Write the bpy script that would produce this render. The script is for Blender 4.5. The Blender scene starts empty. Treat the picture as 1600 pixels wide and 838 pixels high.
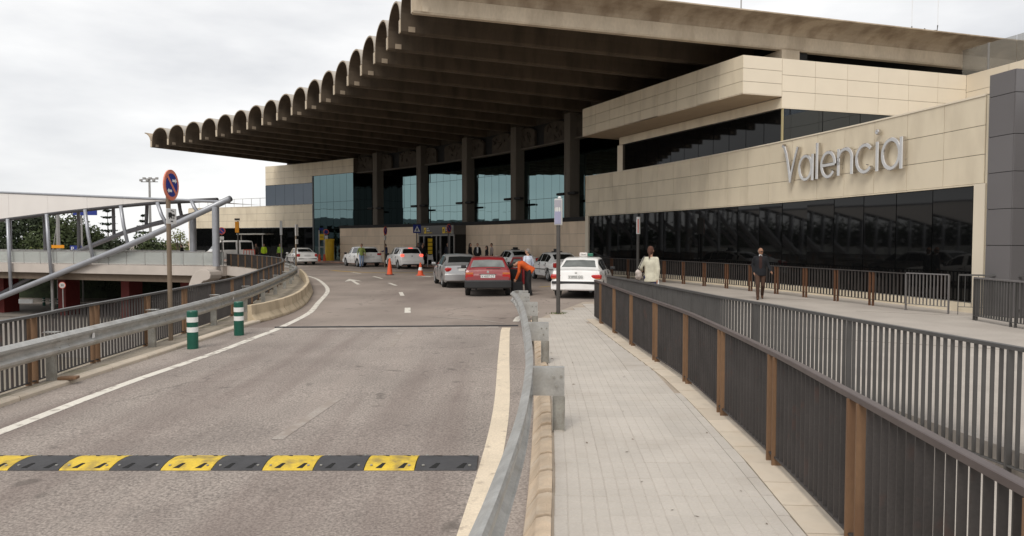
import bpy, bmesh, math, random
from math import sin, cos, pi, sqrt, atan2, hypot, radians as rad
from mathutils import Vector, Matrix
random.seed(11)
SC = bpy.context.scene
COL = SC.collection

# ------------------------------------------------------------------ camera, sky, sun, exposure
CAMH = 1.97
cam_data = bpy.data.cameras.new("camera")
cam_data.sensor_width = 36.0
cam_data.lens = 24.5
cam_data.clip_end = 4000
cam_data.clip_start = 0.05
cam = bpy.data.objects.new("camera", cam_data)
COL.objects.link(cam)
cam.location = (0, 0, CAMH)
cam.rotation_euler = (rad(90 - 2.2), 0, 0)
SC.camera = cam

SUN_DIR = Vector((-0.24, -0.62, 0.84)).normalized()
sun_data = bpy.data.lights.new("sun", 'SUN')
sun_data.energy = 1.5
sun_data.angle = rad(25)
sun_data.color = (1.0, 0.95, 0.87)
sun = bpy.data.objects.new("sun", sun_data)
COL.objects.link(sun)
sun.rotation_euler = SUN_DIR.to_track_quat('Z', 'Y').to_euler()

world = bpy.data.worlds.new("World")
SC.world = world
world.use_nodes = True
wn, wl = world.node_tree.nodes, world.node_tree.links
wn.clear()
w_out = wn.new('ShaderNodeOutputWorld')
w_bg = wn.new('ShaderNodeBackground')
w_sky = wn.new('ShaderNodeTexSky')
w_sky.sky_type = 'NISHITA'
w_sky.sun_disc = False
w_sky.sun_elevation = math.asin(SUN_DIR.z)
w_sky.sun_rotation = atan2(SUN_DIR.x, SUN_DIR.y)
w_tc = wn.new('ShaderNodeTexCoord')
w_map = wn.new('ShaderNodeMapping')
w_map.inputs['Scale'].default_value = (1.0, 1.0, 3.2)
w_n1 = wn.new('ShaderNodeTexNoise')
w_n1.inputs['Scale'].default_value = 2.3
w_n1.inputs['Detail'].default_value = 6
w_n1.inputs['Roughness'].default_value = 0.52
w_rmp = wn.new('ShaderNodeValToRGB')
w_rmp.color_ramp.elements[0].position = 0.30
w_rmp.color_ramp.elements[0].color = (0.505, 0.513, 0.532, 1)
w_rmp.color_ramp.elements[1].position = 0.60
w_rmp.color_ramp.elements[1].color = (0.775, 0.771, 0.764, 1)
w_sc = wn.new('ShaderNodeVectorMath')
w_sc.operation = 'SCALE'
w_sc.inputs['Scale'].default_value = 11.0
w_mix = wn.new('ShaderNodeMixRGB')
w_mix.inputs['Fac'].default_value = 0.94
wl.new(w_tc.outputs['Generated'], w_map.inputs['Vector'])
wl.new(w_map.outputs['Vector'], w_n1.inputs['Vector'])
wl.new(w_n1.outputs['Fac'], w_rmp.inputs['Fac'])
wl.new(w_rmp.outputs['Color'], w_sc.inputs[0])
wl.new(w_sky.outputs['Color'], w_mix.inputs['Color1'])
wl.new(w_sc.outputs['Vector'], w_mix.inputs['Color2'])
wl.new(w_mix.outputs['Color'], w_bg.inputs['Color'])
w_bg.inputs['Strength'].default_value = 0.095
wl.new(w_bg.outputs['Background'], w_out.inputs['Surface'])
SC.view_settings.view_transform = 'Standard'
SC.view_settings.look = 'None'
SC.view_settings.exposure = 0.42
SC.view_settings.gamma = 1.0
SC.view_settings.use_curve_mapping = False

# ------------------------------------------------------------------ plan: everything lies on arcs about one centre
CX, CY, RE, TH0, DL, RF = -64.554, 5.263, 64.12, 1.01515, -0.039150, 78.4


def th(i):
    return TH0 + i * DL


def A(R, i):
    t = th(i)
    return (CX + R * cos(t), CY + R * sin(t))


def phi(i):
    return th(i) - pi / 2


# ------------------------------------------------------------------ materials
MATS = {}


def M(name, col, rough=0.7, metal=0.0, var=0.10, scale=3.0, fine=0.0, fscale=60.0, bump=0.0, bscale=90.0,
      spec=0.5, coat=0.0, ior=None, rnd=0.0, obj=False, stretch=None, dirt=None, dirt_scale=1.2, dirt_amt=0.5,
      dirt_lo=0.5, dirt_hi=0.75):
    if name in MATS:
        return MATS[name]
    m = bpy.data.materials.new(name)
    m.use_nodes = True
    n, l = m.node_tree.nodes, m.node_tree.links
    b = n['Principled BSDF']
    b.inputs['Roughness'].default_value = rough
    b.inputs['Metallic'].default_value = metal
    b.inputs['Specular IOR Level'].default_value = spec
    b.inputs['Coat Weight'].default_value = coat
    b.inputs['Coat Roughness'].default_value = 0.06
    if ior:
        b.inputs['IOR'].default_value = ior
    if obj:
        tc = n.new('ShaderNodeTexCoord').outputs['Object']
    else:
        tc = n.new('ShaderNodeNewGeometry').outputs['Position']
    vec = tc
    if stretch:
        mp = n.new('ShaderNodeMapping')
        mp.inputs['Scale'].default_value = stretch
        l.new(tc, mp.inputs['Vector'])
        vec = mp.outputs['Vector']

    def noise(sc, det=4, v=None):
        t = n.new('ShaderNodeTexNoise')
        t.inputs['Scale'].default_value = sc
        t.inputs['Detail'].default_value = det
        l.new(v or vec, t.inputs['Vector'])
        return t.outputs['Fac']

    def mr(src, a, b_, lo, hi):
        t = n.new('ShaderNodeMapRange')
        t.inputs[1].default_value, t.inputs[2].default_value = a, b_
        t.inputs[3].default_value, t.inputs[4].default_value = lo, hi
        l.new(src, t.inputs[0])
        return t.outputs[0]

    def mul(a, b_):
        t = n.new('ShaderNodeMath')
        t.operation = 'MULTIPLY'
        l.new(a, t.inputs[0])
        l.new(b_, t.inputs[1])
        return t.outputs[0]
    f = mr(noise(scale), 0.3, 0.7, 1 - var, 1 + var)
    if fine:
        f = mul(f, mr(noise(fscale, 5), 0.3, 0.7, 1 - fine, 1 + fine))
    if rnd:
        oi = n.new('ShaderNodeObjectInfo')
        f = mul(f, mr(oi.outputs['Random'], 0, 1, 1 - rnd, 1 + rnd))
    sc = n.new('ShaderNodeVectorMath')
    sc.operation = 'SCALE'
    sc.inputs[0].default_value = col
    l.new(f, sc.inputs['Scale'])
    out = sc.outputs['Vector']
    if dirt:
        mx = n.new('ShaderNodeMixRGB')
        l.new(mr(noise(dirt_scale, 6), dirt_lo, dirt_hi, 0, dirt_amt), mx.inputs['Fac'])
        l.new(out, mx.inputs['Color1'])
        mx.inputs['Color2'].default_value = (*dirt, 1)
        out = mx.outputs['Color']
    l.new(out, b.inputs['Base Color'])
    if bump:
        bp = n.new('ShaderNodeBump')
        bp.inputs['Strength'].default_value = bump
        bp.inputs['Distance'].default_value = 0.01
        l.new(noise(bscale, 3, tc), bp.inputs['Height'])
        l.new(bp.outputs['Normal'], b.inputs['Normal'])
    MATS[name] = m
    return m


asphalt = M('asphalt', (0.280, 0.240, 0.212), 0.9, var=0.10, scale=0.7, fine=0.46, fscale=44, bump=1.0, bscale=55,
            dirt=(0.12, 0.10, 0.09), dirt_scale=0.5, dirt_amt=0.40, dirt_lo=0.50, dirt_hi=0.72)
def wear(m, lanes, cracks):
    n, l = m.node_tree.nodes, m.node_tree.links
    b = n['Principled BSDF']
    src = b.inputs['Base Color'].links[0].from_socket
    g = n.new('ShaderNodeNewGeometry').outputs['Position']

    def mapped(sc):
        mp = n.new('ShaderNodeMapping')
        mp.inputs['Scale'].default_value = sc
        l.new(g, mp.inputs['Vector'])
        return mp.outputs['Vector']

    def mixin(src, fac, col):
        mx = n.new('ShaderNodeMixRGB')
        l.new(fac, mx.inputs['Fac'])
        l.new(src, mx.inputs['Color1'])
        mx.inputs['Color2'].default_value = (*col, 1)
        return mx.outputs['Color']

    def ramp(s_, a, b_, lo, hi):
        t = n.new('ShaderNodeMapRange')
        t.inputs[1].default_value, t.inputs[2].default_value, t.inputs[3].default_value, t.inputs[4].default_value = a, b_, lo, hi
        l.new(s_, t.inputs[0])
        return t.outputs[0]
    t1 = n.new('ShaderNodeTexNoise')
    t1.inputs['Scale'].default_value = 1.0
    t1.inputs['Detail'].default_value = 5
    l.new(mapped(lanes), t1.inputs['Vector'])
    src = mixin(src, ramp(t1.outputs['Fac'], 0.50, 0.66, 0, 0.52), (0.150, 0.112, 0.098))
    src = mixin(src, ramp(t1.outputs['Fac'], 0.46, 0.32, 0, 0.50), (0.34, 0.285, 0.25))
    dn = n.new('ShaderNodeTexNoise')
    dn.inputs['Scale'].default_value = 1.6
    dn.inputs['Detail'].default_value = 4
    l.new(g, dn.inputs['Vector'])
    ad = n.new('ShaderNodeMixRGB')
    ad.blend_type = 'ADD'
    ad.inputs['Fac'].default_value = 0.9
    l.new(g, ad.inputs['Color1'])
    l.new(dn.outputs['Color'], ad.inputs['Color2'])
    vo = n.new('ShaderNodeTexVoronoi')
    vo.feature = 'DISTANCE_TO_EDGE'
    vo.inputs['Scale'].default_value = cracks
    l.new(ad.outputs['Color'], vo.inputs['Vector'])
    t2 = n.new('ShaderNodeTexNoise')
    t2.inputs['Scale'].default_value = 0.35
    l.new(g, t2.inputs['Vector'])
    mu = n.new('ShaderNodeMath')
    mu.operation = 'MULTIPLY'
    l.new(ramp(vo.outputs['Distance'], 0.0, 0.010, 0.45, 0.0), mu.inputs[0])
    l.new(ramp(t2.outputs['Fac'], 0.50, 0.60, 0, 1), mu.inputs[1])
    src = mixin(src, mu.outputs[0], (0.05, 0.042, 0.036))
    t3 = n.new('ShaderNodeTexNoise')
    t3.inputs['Scale'].default_value = 2.6
    t3.inputs['Detail'].default_value = 1
    l.new(g, t3.inputs['Vector'])
    src = mixin(src, ramp(t3.outputs['Fac'], 0.70, 0.76, 0, 0.55), (0.09, 0.075, 0.065))
    l.new(src, b.inputs['Base Color'])


asphalt2 = M('asphalt_forecourt', (0.268, 0.222, 0.190), 0.9, var=0.14, scale=0.35, fine=0.18, fscale=40, bump=0.3,
             dirt=(0.10, 0.082, 0.07), dirt_scale=0.22, dirt_amt=0.45, dirt_lo=0.48, dirt_hi=0.70)
wear(asphalt, (1.1, 0.07, 1), 0.35)
wear(asphalt2, (0.35, 0.10, 1), 0.22)
asph_low = M('asphalt_street', (0.24, 0.215, 0.19), 0.95, var=0.12, scale=0.1)
white_paint = M('worn_white_paint', (0.66, 0.62, 0.55), 0.85, var=0.06, scale=3, fine=0.10, fscale=60, bump=0.4,
                dirt=(0.28, 0.24, 0.21), dirt_scale=6, dirt_amt=0.9, dirt_lo=0.52, dirt_hi=0.66)
cream_paint = M('worn_cream_paint', (0.66, 0.56, 0.43), 0.85, var=0.06, scale=3, fine=0.10, fscale=50, bump=0.4,
                dirt=(0.30, 0.24, 0.19), dirt_scale=9, dirt_amt=0.7, dirt_lo=0.60, dirt_hi=0.74)
faded_paint = M('faded_white_paint', (0.36, 0.32, 0.285), 0.9, var=0.1, scale=5, fine=0.25, fscale=45,
                dirt=(0.275, 0.232, 0.20), dirt_scale=5, dirt_amt=1.0, dirt_lo=0.36, dirt_hi=0.58)
yellow_paint = M('faded_yellow_paint', (0.42, 0.28, 0.08), 0.9, var=0.15, scale=2)
pave_slab = M('grey_paving', (0.455, 0.415, 0.37), 0.9, var=0.06, scale=2.0, fine=0.05, fscale=50, rnd=0.035,
              dirt=(0.34, 0.29, 0.24), dirt_scale=1.3, dirt_amt=0.42, dirt_lo=0.52, dirt_hi=0.75, bump=0.2)
pave_joint = M('paving_joint', (0.37, 0.31, 0.25), 0.95, var=0.15, scale=2)
border_stone = M('cream_border_stone', (0.53, 0.455, 0.365), 0.85, var=0.10, scale=4, rnd=0.07,
                 dirt=(0.36, 0.28, 0.20), dirt_scale=4, dirt_amt=0.5)
kerb_stone = M('ochre_kerb_stone', (0.55, 0.43, 0.31), 0.9, var=0.14, scale=5, rnd=0.08, fine=0.06,
               dirt=(0.60, 0.52, 0.42), dirt_scale=4, dirt_amt=0.7)
plaza_mat = M('plaza_paving', (0.40, 0.36, 0.32), 0.9, var=0.10, scale=0.8, fine=0.05, fscale=20,
              dirt=(0.30, 0.26, 0.23), dirt_scale=0.6, dirt_amt=0.5)
concrete = M('deck_concrete', (0.40, 0.36, 0.31), 0.9, var=0.10, scale=1.5, dirt=(0.25, 0.21, 0.17), dirt_scale=1.0)
verge_mat = M('verge_concrete', (0.30, 0.255, 0.20), 0.95, var=0.16, scale=1.6, fine=0.15,
              dirt=(0.15, 0.14, 0.07), dirt_scale=2.4, dirt_amt=0.6, dirt_lo=0.52, dirt_hi=0.66)
barrier_con = M('barrier_concrete', (0.48, 0.39, 0.27), 0.9, var=0.12, scale=2.5, rnd=0.05, fine=0.08,
                dirt=(0.22, 0.17, 0.11), dirt_scale=3, dirt_amt=0.65, stretch=(1, 1, 0.4))
roof_shade_con = M('shaded_roof_concrete', (0.098, 0.073, 0.050), 0.9, var=0.14, scale=0.9, fine=0.06, fscale=12,  # weathered brown, darkened further for the shade under the vaults
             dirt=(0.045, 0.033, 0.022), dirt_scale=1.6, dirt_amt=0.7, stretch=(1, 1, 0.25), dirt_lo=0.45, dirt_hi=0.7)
roof_top = M('lit_outside_concrete', (0.40, 0.365, 0.32), 0.9, var=0.08, scale=1.0)  # paler copy of the roof concrete for its lit outer faces
rim_con = M('roof_rim_concrete', (0.34, 0.275, 0.205), 0.9, var=0.10, scale=2.0)  # lighter copy for the vault ends that catch the light
flare_con = M('stained_flare_concrete', (0.40, 0.325, 0.24), 0.9, var=0.12, scale=0.8, fine=0.06, fscale=14,
              dirt=(0.20, 0.145, 0.095), dirt_scale=1.5, dirt_amt=0.8, stretch=(1, 1, 0.15), dirt_lo=0.42, dirt_hi=0.66)
beam_con = M('beam_concrete', (0.55, 0.465, 0.355), 0.9, var=0.10, scale=0.9, fine=0.06, fscale=14,
             dirt=(0.29, 0.225, 0.16), dirt_scale=1.2, dirt_amt=0.6, stretch=(1, 1, 0.4))
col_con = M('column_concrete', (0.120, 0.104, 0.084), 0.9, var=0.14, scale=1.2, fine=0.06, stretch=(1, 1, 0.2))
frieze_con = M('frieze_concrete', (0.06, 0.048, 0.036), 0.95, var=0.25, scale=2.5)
panel_cream = M('cream_panel', (0.71, 0.622, 0.475), 0.6, var=0.04, scale=0.8, rnd=0.04, stretch=(1, 1, 0.35),
                dirt=(0.46, 0.385, 0.285), dirt_scale=1.5, dirt_amt=0.5, dirt_lo=0.48, dirt_hi=0.78)
panel_lit = M('pale_lit_panel', (0.74, 0.655, 0.525), 0.6, var=0.03, scale=0.8, rnd=0.02)  # paler cream for jambs; on camera-facing sides it carries the stronger light
stone_wall_mat = M('travertine_slab', (0.70, 0.56, 0.42), 0.8, var=0.10, scale=2.0, rnd=0.09,
                   dirt=(0.50, 0.38, 0.27), dirt_scale=2, dirt_amt=0.5, stretch=(1, 1, 0.3))
joint_dark = M('dark_joint', (0.10, 0.08, 0.06), 0.9, var=0.05)
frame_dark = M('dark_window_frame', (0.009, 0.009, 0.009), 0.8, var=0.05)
interior_dark = M('dark_interior', (0.010, 0.009, 0.008), 0.9, var=0.1)
grey_clad = M('grey_cladding', (0.170, 0.160, 0.162), 0.42, metal=0.25, var=0.03, scale=1, rnd=0.03)
galv = M('galvanised_steel', (0.50, 0.495, 0.475), 0.50, metal=0.75, var=0.14, scale=5, fine=0.06, fscale=40,
         dirt=(0.30, 0.26, 0.21), dirt_scale=4, dirt_amt=0.4)
galv_dull = M('dull_galvanised_steel', (0.34, 0.33, 0.30), 0.65, metal=0.4, var=0.18, scale=7, fine=0.1,
              dirt=(0.20, 0.16, 0.12), dirt_scale=6, dirt_amt=0.5)
slat_dark = M('charcoal_fence_steel', (0.050, 0.044, 0.042), 0.6, metal=0.1, var=0.18, scale=3, fine=0.12, rnd=0.05,
              dirt=(0.11, 0.045, 0.03), dirt_scale=5, dirt_amt=0.35, dirt_lo=0.6, dirt_hi=0.75)
slat_grey = M('grey_fence_steel', (0.105, 0.101, 0.098), 0.5, metal=0.3, var=0.10, scale=3, rnd=0.05)
slat_light = M('pale_grey_fence_steel', (0.19, 0.18, 0.18), 0.5, metal=0.3, var=0.08, scale=3)
rail_brown = M('brown_grey_handrail', (0.115, 0.092, 0.088), 0.45, metal=0.3, var=0.10, scale=4)
rust_post = M('rust_brown_post', (0.185, 0.104, 0.054), 0.7, var=0.14, scale=4, fine=0.08,
              dirt=(0.10, 0.045, 0.022), dirt_scale=3, dirt_amt=0.5, stretch=(1, 1, 0.3))
rust_dark = M('dark_rust_post', (0.125, 0.056, 0.028), 0.7, var=0.14, scale=4)
black_rubber = M('black_rubber', (0.048, 0.047, 0.050), 0.75, var=0.16, scale=6, fine=0.1)
yellow_rubber = M('yellow_rubber', (0.62, 0.43, 0.035), 0.65, var=0.10, scale=9, fine=0.10, fscale=50, bump=0.5, bscale=50,
                  dirt=(0.22, 0.16, 0.06), dirt_scale=7, dirt_amt=0.75, dirt_lo=0.48, dirt_hi=0.68)
slot_black = M('slot_black', (0.008, 0.008, 0.008), 0.9, var=0.02)
green_plastic = M('green_plastic', (0.005, 0.085, 0.055), 0.45, var=0.10, scale=6)
white_band = M('white_reflective_band', (0.75, 0.75, 0.73), 0.5, var=0.04)
tube_steel = M('pale_grey_tube', (0.36, 0.37, 0.40), 0.4, metal=0.35, var=0.06, scale=2)
tube_shaded = M('shaded_grey_tube', (0.20, 0.20, 0.22), 0.45, metal=0.3, var=0.06, scale=2)  # rear truss steel, darkened for the shade below the canopy roof
canopy_white = M('canopy_white', (0.74, 0.70, 0.67), 0.6, var=0.03, scale=0.5)
bridge_con = M('bridge_concrete', (0.50, 0.445, 0.40), 0.85, var=0.06, scale=0.8)
bridge_brown = M('bridge_girder', (0.145, 0.108, 0.078), 0.85, var=0.08)
red_pillar = M('red_pillar', (0.14, 0.013, 0.010), 0.6, var=0.10)
pole_brown = M('brown_grey_pole', (0.20, 0.150, 0.105), 0.6, metal=0.2, var=0.10)
pole_grey = M('dark_grey_pole', (0.085, 0.078, 0.072), 0.5, metal=0.3, var=0.08)
pole_light = M('light_grey_pole', (0.34, 0.33, 0.32), 0.5, metal=0.4, var=0.06)
sign_red = M('sign_red', (0.58, 0.10, 0.06), 0.5, var=0.03)
sign_orange_red = M('sun_faded_red', (0.64, 0.20, 0.13), 0.5, var=0.03)
sign_blue = M('sign_blue', (0.012, 0.03, 0.22), 0.5, var=0.04)
sign_white = M('sign_white', (0.72, 0.72, 0.71), 0.5, var=0.03)
sign_grey = M('sign_back_grey', (0.45, 0.44, 0.43), 0.5, var=0.05)
sign_yellow = M('sign_yellow', (0.75, 0.50, 0.02), 0.5, var=0.04)
sign_orange = M('sign_orange', (0.75, 0.30, 0.01), 0.5, var=0.04)
sign_lilac = M('sign_lilac_panel', (0.30, 0.30, 0.42), 0.4, var=0.05)
ink = M('black_print', (0.015, 0.015, 0.015), 0.6, var=0.02)
yellow_bin = M('yellow_bin', (0.60, 0.38, 0.01), 0.5, var=0.06)
cone_orange = M('cone_orange', (0.72, 0.10, 0.03), 0.55, var=0.06)
chrome = M('polished_letter_steel', (0.60, 0.57, 0.54), 0.16, metal=1.0, var=0.05)
bark = M('bark', (0.085, 0.062, 0.045), 0.9, var=0.2, scale=3)
leaf_dark = M('dark_leaves', (0.026, 0.038, 0.014), 0.8, var=0.45, scale=0.9, fine=0.3, fscale=5)
leaf_mid = M('mid_leaves', (0.044, 0.061, 0.018), 0.8, var=0.40, scale=1.0, fine=0.3, fscale=5)
leaf_light = M('light_leaves', (0.120, 0.135, 0.028), 0.8, var=0.35, scale=1.0, fine=0.3, fscale=5)
conifer_leaf = M('conifer_needles', (0.030, 0.045, 0.028), 0.85, var=0.3, scale=1.5)
grass_mat = M('grass', (0.065, 0.095, 0.020), 0.95, var=0.25, scale=0.6, fine=0.2, fscale=6)
earth = M('ground_earth', (0.22, 0.19, 0.15), 0.95, var=0.2, scale=0.05)
far_white = M('far_building_white', (0.62, 0.57, 0.52), 0.8, var=0.05)
far_ochre = M('far_building_ochre', (0.45, 0.33, 0.22), 0.8, var=0.06)
office_grey = M('office_grey', (0.22, 0.23, 0.24), 0.7, var=0.06)
skin = M('skin', (0.42, 0.235, 0.155), 0.6, var=0.06, obj=True)
skin_dark = M('tanned_skin', (0.30, 0.155, 0.095), 0.6, var=0.06, obj=True)
tyre_mat = M('tyre_rubber', (0.018, 0.018, 0.018), 0.85, var=0.1, obj=True)
rim_mat = M('alloy_rim', (0.42, 0.42, 0.42), 0.35, metal=0.8, var=0.1, obj=True)
car_black = M('car_black_plastic', (0.020, 0.020, 0.021), 0.6, var=0.1, obj=True)
car_under = M('car_underside', (0.008, 0.008, 0.008), 0.95, var=0.1, obj=True)
car_white = M('white_car_paint', (0.84, 0.83, 0.81), 0.28, coat=0.6, var=0.02, obj=True,
              dirt=(0.45, 0.41, 0.36), dirt_scale=2.2, dirt_amt=0.25)
car_silver = M('silver_car_paint', (0.42, 0.42, 0.42), 0.32, metal=0.55, coat=0.5, var=0.03, obj=True)
car_red = M('red_car_paint', (0.205, 0.011, 0.014), 0.3, coat=0.6, var=0.04, obj=True,
            dirt=(0.17, 0.022, 0.022), dirt_scale=2.5, dirt_amt=0.3)
tail_red = M('tail_lamp_red', (0.42, 0.012, 0.010), 0.25, coat=0.6, var=0.06, obj=True)
tail_clear = M('clear_lamp', (0.62, 0.58, 0.55), 0.2, coat=0.6, var=0.04, obj=True)
tail_amber = M('amber_lamp', (0.50, 0.14, 0.03), 0.25, coat=0.5, var=0.04, obj=True)
plate_white = M('plate_white', (0.66, 0.66, 0.64), 0.5, var=0.03, obj=True)
taxi_green = M('taxi_green_lamp', (0.02, 0.12, 0.08), 0.4, var=0.05, obj=True)
hivis = M('hi_vis_yellow', (0.52, 0.72, 0.02), 0.7, var=0.05, obj=True)
hivis_green = M('hi_vis_green', (0.33, 0.52, 0.06), 0.7, var=0.05, obj=True)


def cloth(name, c):
    return M('cloth_' + name, c, 0.9, var=0.14, scale=7, fine=0.06, fscale=40, obj=True)


def lamp_on(name, col, strength):
    m = M(name, col, 0.3, var=0.02)
    b = m.node_tree.nodes['Principled BSDF']
    b.inputs['Emission Color'].default_value = (*col, 1)
    b.inputs['Emission Strength'].default_value = strength
    return m


brake_on = lamp_on('lit_brake_lamp', (0.9, 0.08, 0.05), 1.6)


def coated_glass(name, tint, rough=0.015, wob=0.0):
    m = bpy.data.materials.new(name)
    m.use_nodes = True
    n, l = m.node_tree.nodes, m.node_tree.links
    b = n['Principled BSDF']
    b.inputs['Base Color'].default_value = (*tint, 1)
    b.inputs['Metallic'].default_value = 1.0
    b.inputs['Roughness'].default_value = rough
    g = n.new('ShaderNodeNewGeometry')
    t = n.new('ShaderNodeTexNoise')
    t.inputs['Scale'].default_value = 0.8
    t.inputs['Detail'].default_value = 1
    bp = n.new('ShaderNodeBump')
    bp.inputs['Strength'].default_value = wob
    bp.inputs['Distance'].default_value = 0.02
    l.new(g.outputs['Position'], t.inputs['Vector'])
    l.new(t.outputs['Fac'], bp.inputs['Height'])
    l.new(bp.outputs['Normal'], b.inputs['Normal'])
    MATS[name] = m
    return m


teal_glass = coated_glass('teal_mirror_glass', (0.170, 0.255, 0.262), wob=0.12)
bay_glass = coated_glass('dark_teal_glass', (0.105, 0.160, 0.168), wob=0.12)
blue_glass = coated_glass('blue_grey_glass', (0.085, 0.098, 0.115), wob=0.10)
M('black_glass', (0.004, 0.0042, 0.0045), 0.03, var=0.01, ior=1.36)
black_glass = MATS['black_glass']
car_glass = M('car_glass', (0.014, 0.016, 0.016), 0.05, var=0.02, ior=1.6, obj=True)
car_glass_l = M('pale_car_glass', (0.16, 0.17, 0.165), 0.10, var=0.25, scale=3, ior=1.6, obj=True)


def clear_glass(name, tint, alpha):
    m = bpy.data.materials.new(name)
    m.use_nodes = True
    n, l = m.node_tree.nodes, m.node_tree.links
    b = n['Principled BSDF']
    b.inputs['Base Color'].default_value = (*tint, 1)
    b.inputs['Roughness'].default_value = 0.06
    b.inputs['Alpha'].default_value = alpha
    MATS[name] = m
    return m


rail_glass = clear_glass('balustrade_glass', (0.50, 0.52, 0.50), 0.55)
roof_glass = clear_glass('roof_rail_glass', (0.28, 0.27, 0.24), 0.42)

# ------------------------------------------------------------------ building blocks
WL = {}
WR = {}


class MB:
    def __init__(s):
        s.v, s.f, s.m = [], [], []

    def add(s, vs, fs, mi=0):
        o = len(s.v)
        s.v += [tuple(p) for p in vs]
        s.f += [[o + i for i in f] for f in fs]
        s.m += [mi] * len(fs)
        return s

    def box(s, c, d, rz=0.0, mi=0):
        x, y, z = d[0] / 2, d[1] / 2, d[2] / 2
        cs, sn = cos(rz), sin(rz)
        vs = []
        for dz in (-z, z):
            for dx, dy in ((-x, -y), (x, -y), (x, y), (-x, y)):
                vs.append((c[0] + dx * cs - dy * sn, c[1] + dx * sn + dy * cs, c[2] + dz))
        return s.add(vs, [(3, 2, 1, 0), (4, 5, 6, 7), (0, 1, 5, 4), (1, 2, 6, 5), (2, 3, 7, 6), (3, 0, 4, 7)], mi)

    def prism(s, poly, z0, z1, mi=0):
        n = len(poly)
        vs = [(p[0], p[1], z0) for p in poly] + [(p[0], p[1], z1) for p in poly]
        fs = [tuple(range(n))[::-1], tuple(range(n, 2 * n))]
        fs += [(i, (i + 1) % n, n + (i + 1) % n, n + i) for i in range(n)]
        return s.add(vs, fs, mi)

    def rings(s, rings, closed=True, cap=True, mi=0):
        n = len(rings[0])
        vs = [p for r in rings for p in r]
        fs = []
        for k in range(len(rings) - 1):
            for i in range(n if closed else n - 1):
                j = (i + 1) % n
                fs.append((k * n + i, k * n + j, (k + 1) * n + j, (k + 1) * n + i))
        if cap and closed:
            fs.append(tuple(range(n))[::-1])
            fs.append(tuple(range((len(rings) - 1) * n, len(rings) * n)))
        return s.add(vs, fs, mi)

    def tube(s, pts, r, n=10, mi=0, flat=1.0):
        pts = [Vector(p) for p in pts]
        rs = r if isinstance(r, (list, tuple)) else [r] * len(pts)
        rg = []
        for k, p in enumerate(pts):
            d = (pts[min(k + 1, len(pts) - 1)] - pts[max(k - 1, 0)]).normalized()
            a = d.cross(Vector((0, 0, 1)))
            if a.length < 1e-3:
                a = Vector((1, 0, 0))
            a.normalize()
            b = a.cross(d).normalized()
            rg.append([tuple(p + a * (rs[k] * cos(2 * pi * i / n)) + b * (rs[k] * flat * sin(2 * pi * i / n))) for i in range(n)])
        return s.rings(rg, True, True, mi)

    def cyl(s, c, r, z0, z1, n=16, mi=0, r2=None):
        r2 = r if r2 is None else r2
        return s.rings([[(c[0] + q * cos(2 * pi * i / n), c[1] + q * sin(2 * pi * i / n), z) for i in range(n)] for q, z in ((r, z0), (r2, z1))], True, True, mi)

    def ell(s, c, r, n=12, k=8, rot=None, mi=0):
        vs, fs = [], []
        for a in range(k + 1):
            t = pi * a / k
            for b in range(n):
                u = 2 * pi * b / n
                p = Vector((r[0] * sin(t) * cos(u), r[1] * sin(t) * sin(u), r[2] * cos(t)))
                if rot:
                    p = rot @ p
                vs.append((c[0] + p.x, c[1] + p.y, c[2] + p.z))
        for a in range(k):
            for b in range(n):
                q = (b + 1) % n
                fs.append((a * n + b, (a + 1) * n + b, (a + 1) * n + q, a * n + q))
        return s.add(vs, fs, mi)

    def cap(s, p, q, rp, rq, n=10):
        p, q = Vector(p), Vector(q)
        d = q - p
        if d.length < 1e-4:
            return s.ell(p, (rp, rp, rp))
        rot = d.to_track_quat('Z', 'Y').to_matrix()
        rg = []
        for t in (-85, -50, -20):
            rg.append((p, rp * cos(rad(t)), rp * sin(rad(t))))
        rg.append((p, rp, 0))
        rg.append((q, rq, 0))
        for t in (20, 50, 85):
            rg.append((q, rq * cos(rad(t)), rq * sin(rad(t))))
        R = []
        for c, rr, off in rg:
            R.append([tuple(c + rot @ Vector((rr * cos(2 * pi * i / n), rr * sin(2 * pi * i / n), off))) for i in range(n)])
        return s.rings(R)

    def mesh(s, name, mats, smooth=False):
        me = bpy.data.meshes.new(name)
        me.from_pydata(s.v, [], s.f)
        for m in (mats if isinstance(mats, (list, tuple)) else [mats]):
            me.materials.append(m)
        if any(s.m):
            me.polygons.foreach_set('material_index', s.m)
        if smooth:
            me.polygons.foreach_set('use_smooth', [True] * len(me.polygons))
        me.update()
        return me

    def build(s, name, mats, parent=None, smooth=False, world=True, bevel=0.0, loc=None, rz=0.0):
        return put(s.mesh(name, mats, smooth), name, parent, loc or (0, 0, 0), rz, world, bevel)


def put(me, name, parent=None, loc=(0, 0, 0), rz=0.0, world=True, bevel=0.0):
    o = bpy.data.objects.new(name, me)
    COL.objects.link(o)
    l = Vector(loc)
    if parent is not None:
        o.parent = parent
        if world:
            pr = WR.get(parent.name, 0.0)
            l = Matrix.Rotation(-pr, 3, 'Z') @ (l - WL.get(parent.name, Vector((0, 0, 0))))
            o.rotation_euler = (0, 0, rz - pr)
        else:
            o.rotation_euler = (0, 0, rz)
    else:
        o.rotation_euler = (0, 0, rz)
    o.location = l
    WL[o.name] = Vector(loc)
    WR[o.name] = rz
    if bevel:
        b = o.modifiers.new('bevel', 'BEVEL')
        b.width = bevel
        b.segments = 2
        b.limit_method = 'ANGLE'
    return o


def tag(o, label=None, cat=None, group=None, kind=None):
    if label:
        o['label'] = label
    if cat:
        o['category'] = cat
    if group:
        o['group'] = group
    if kind:
        o['kind'] = kind
    return o


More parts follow.
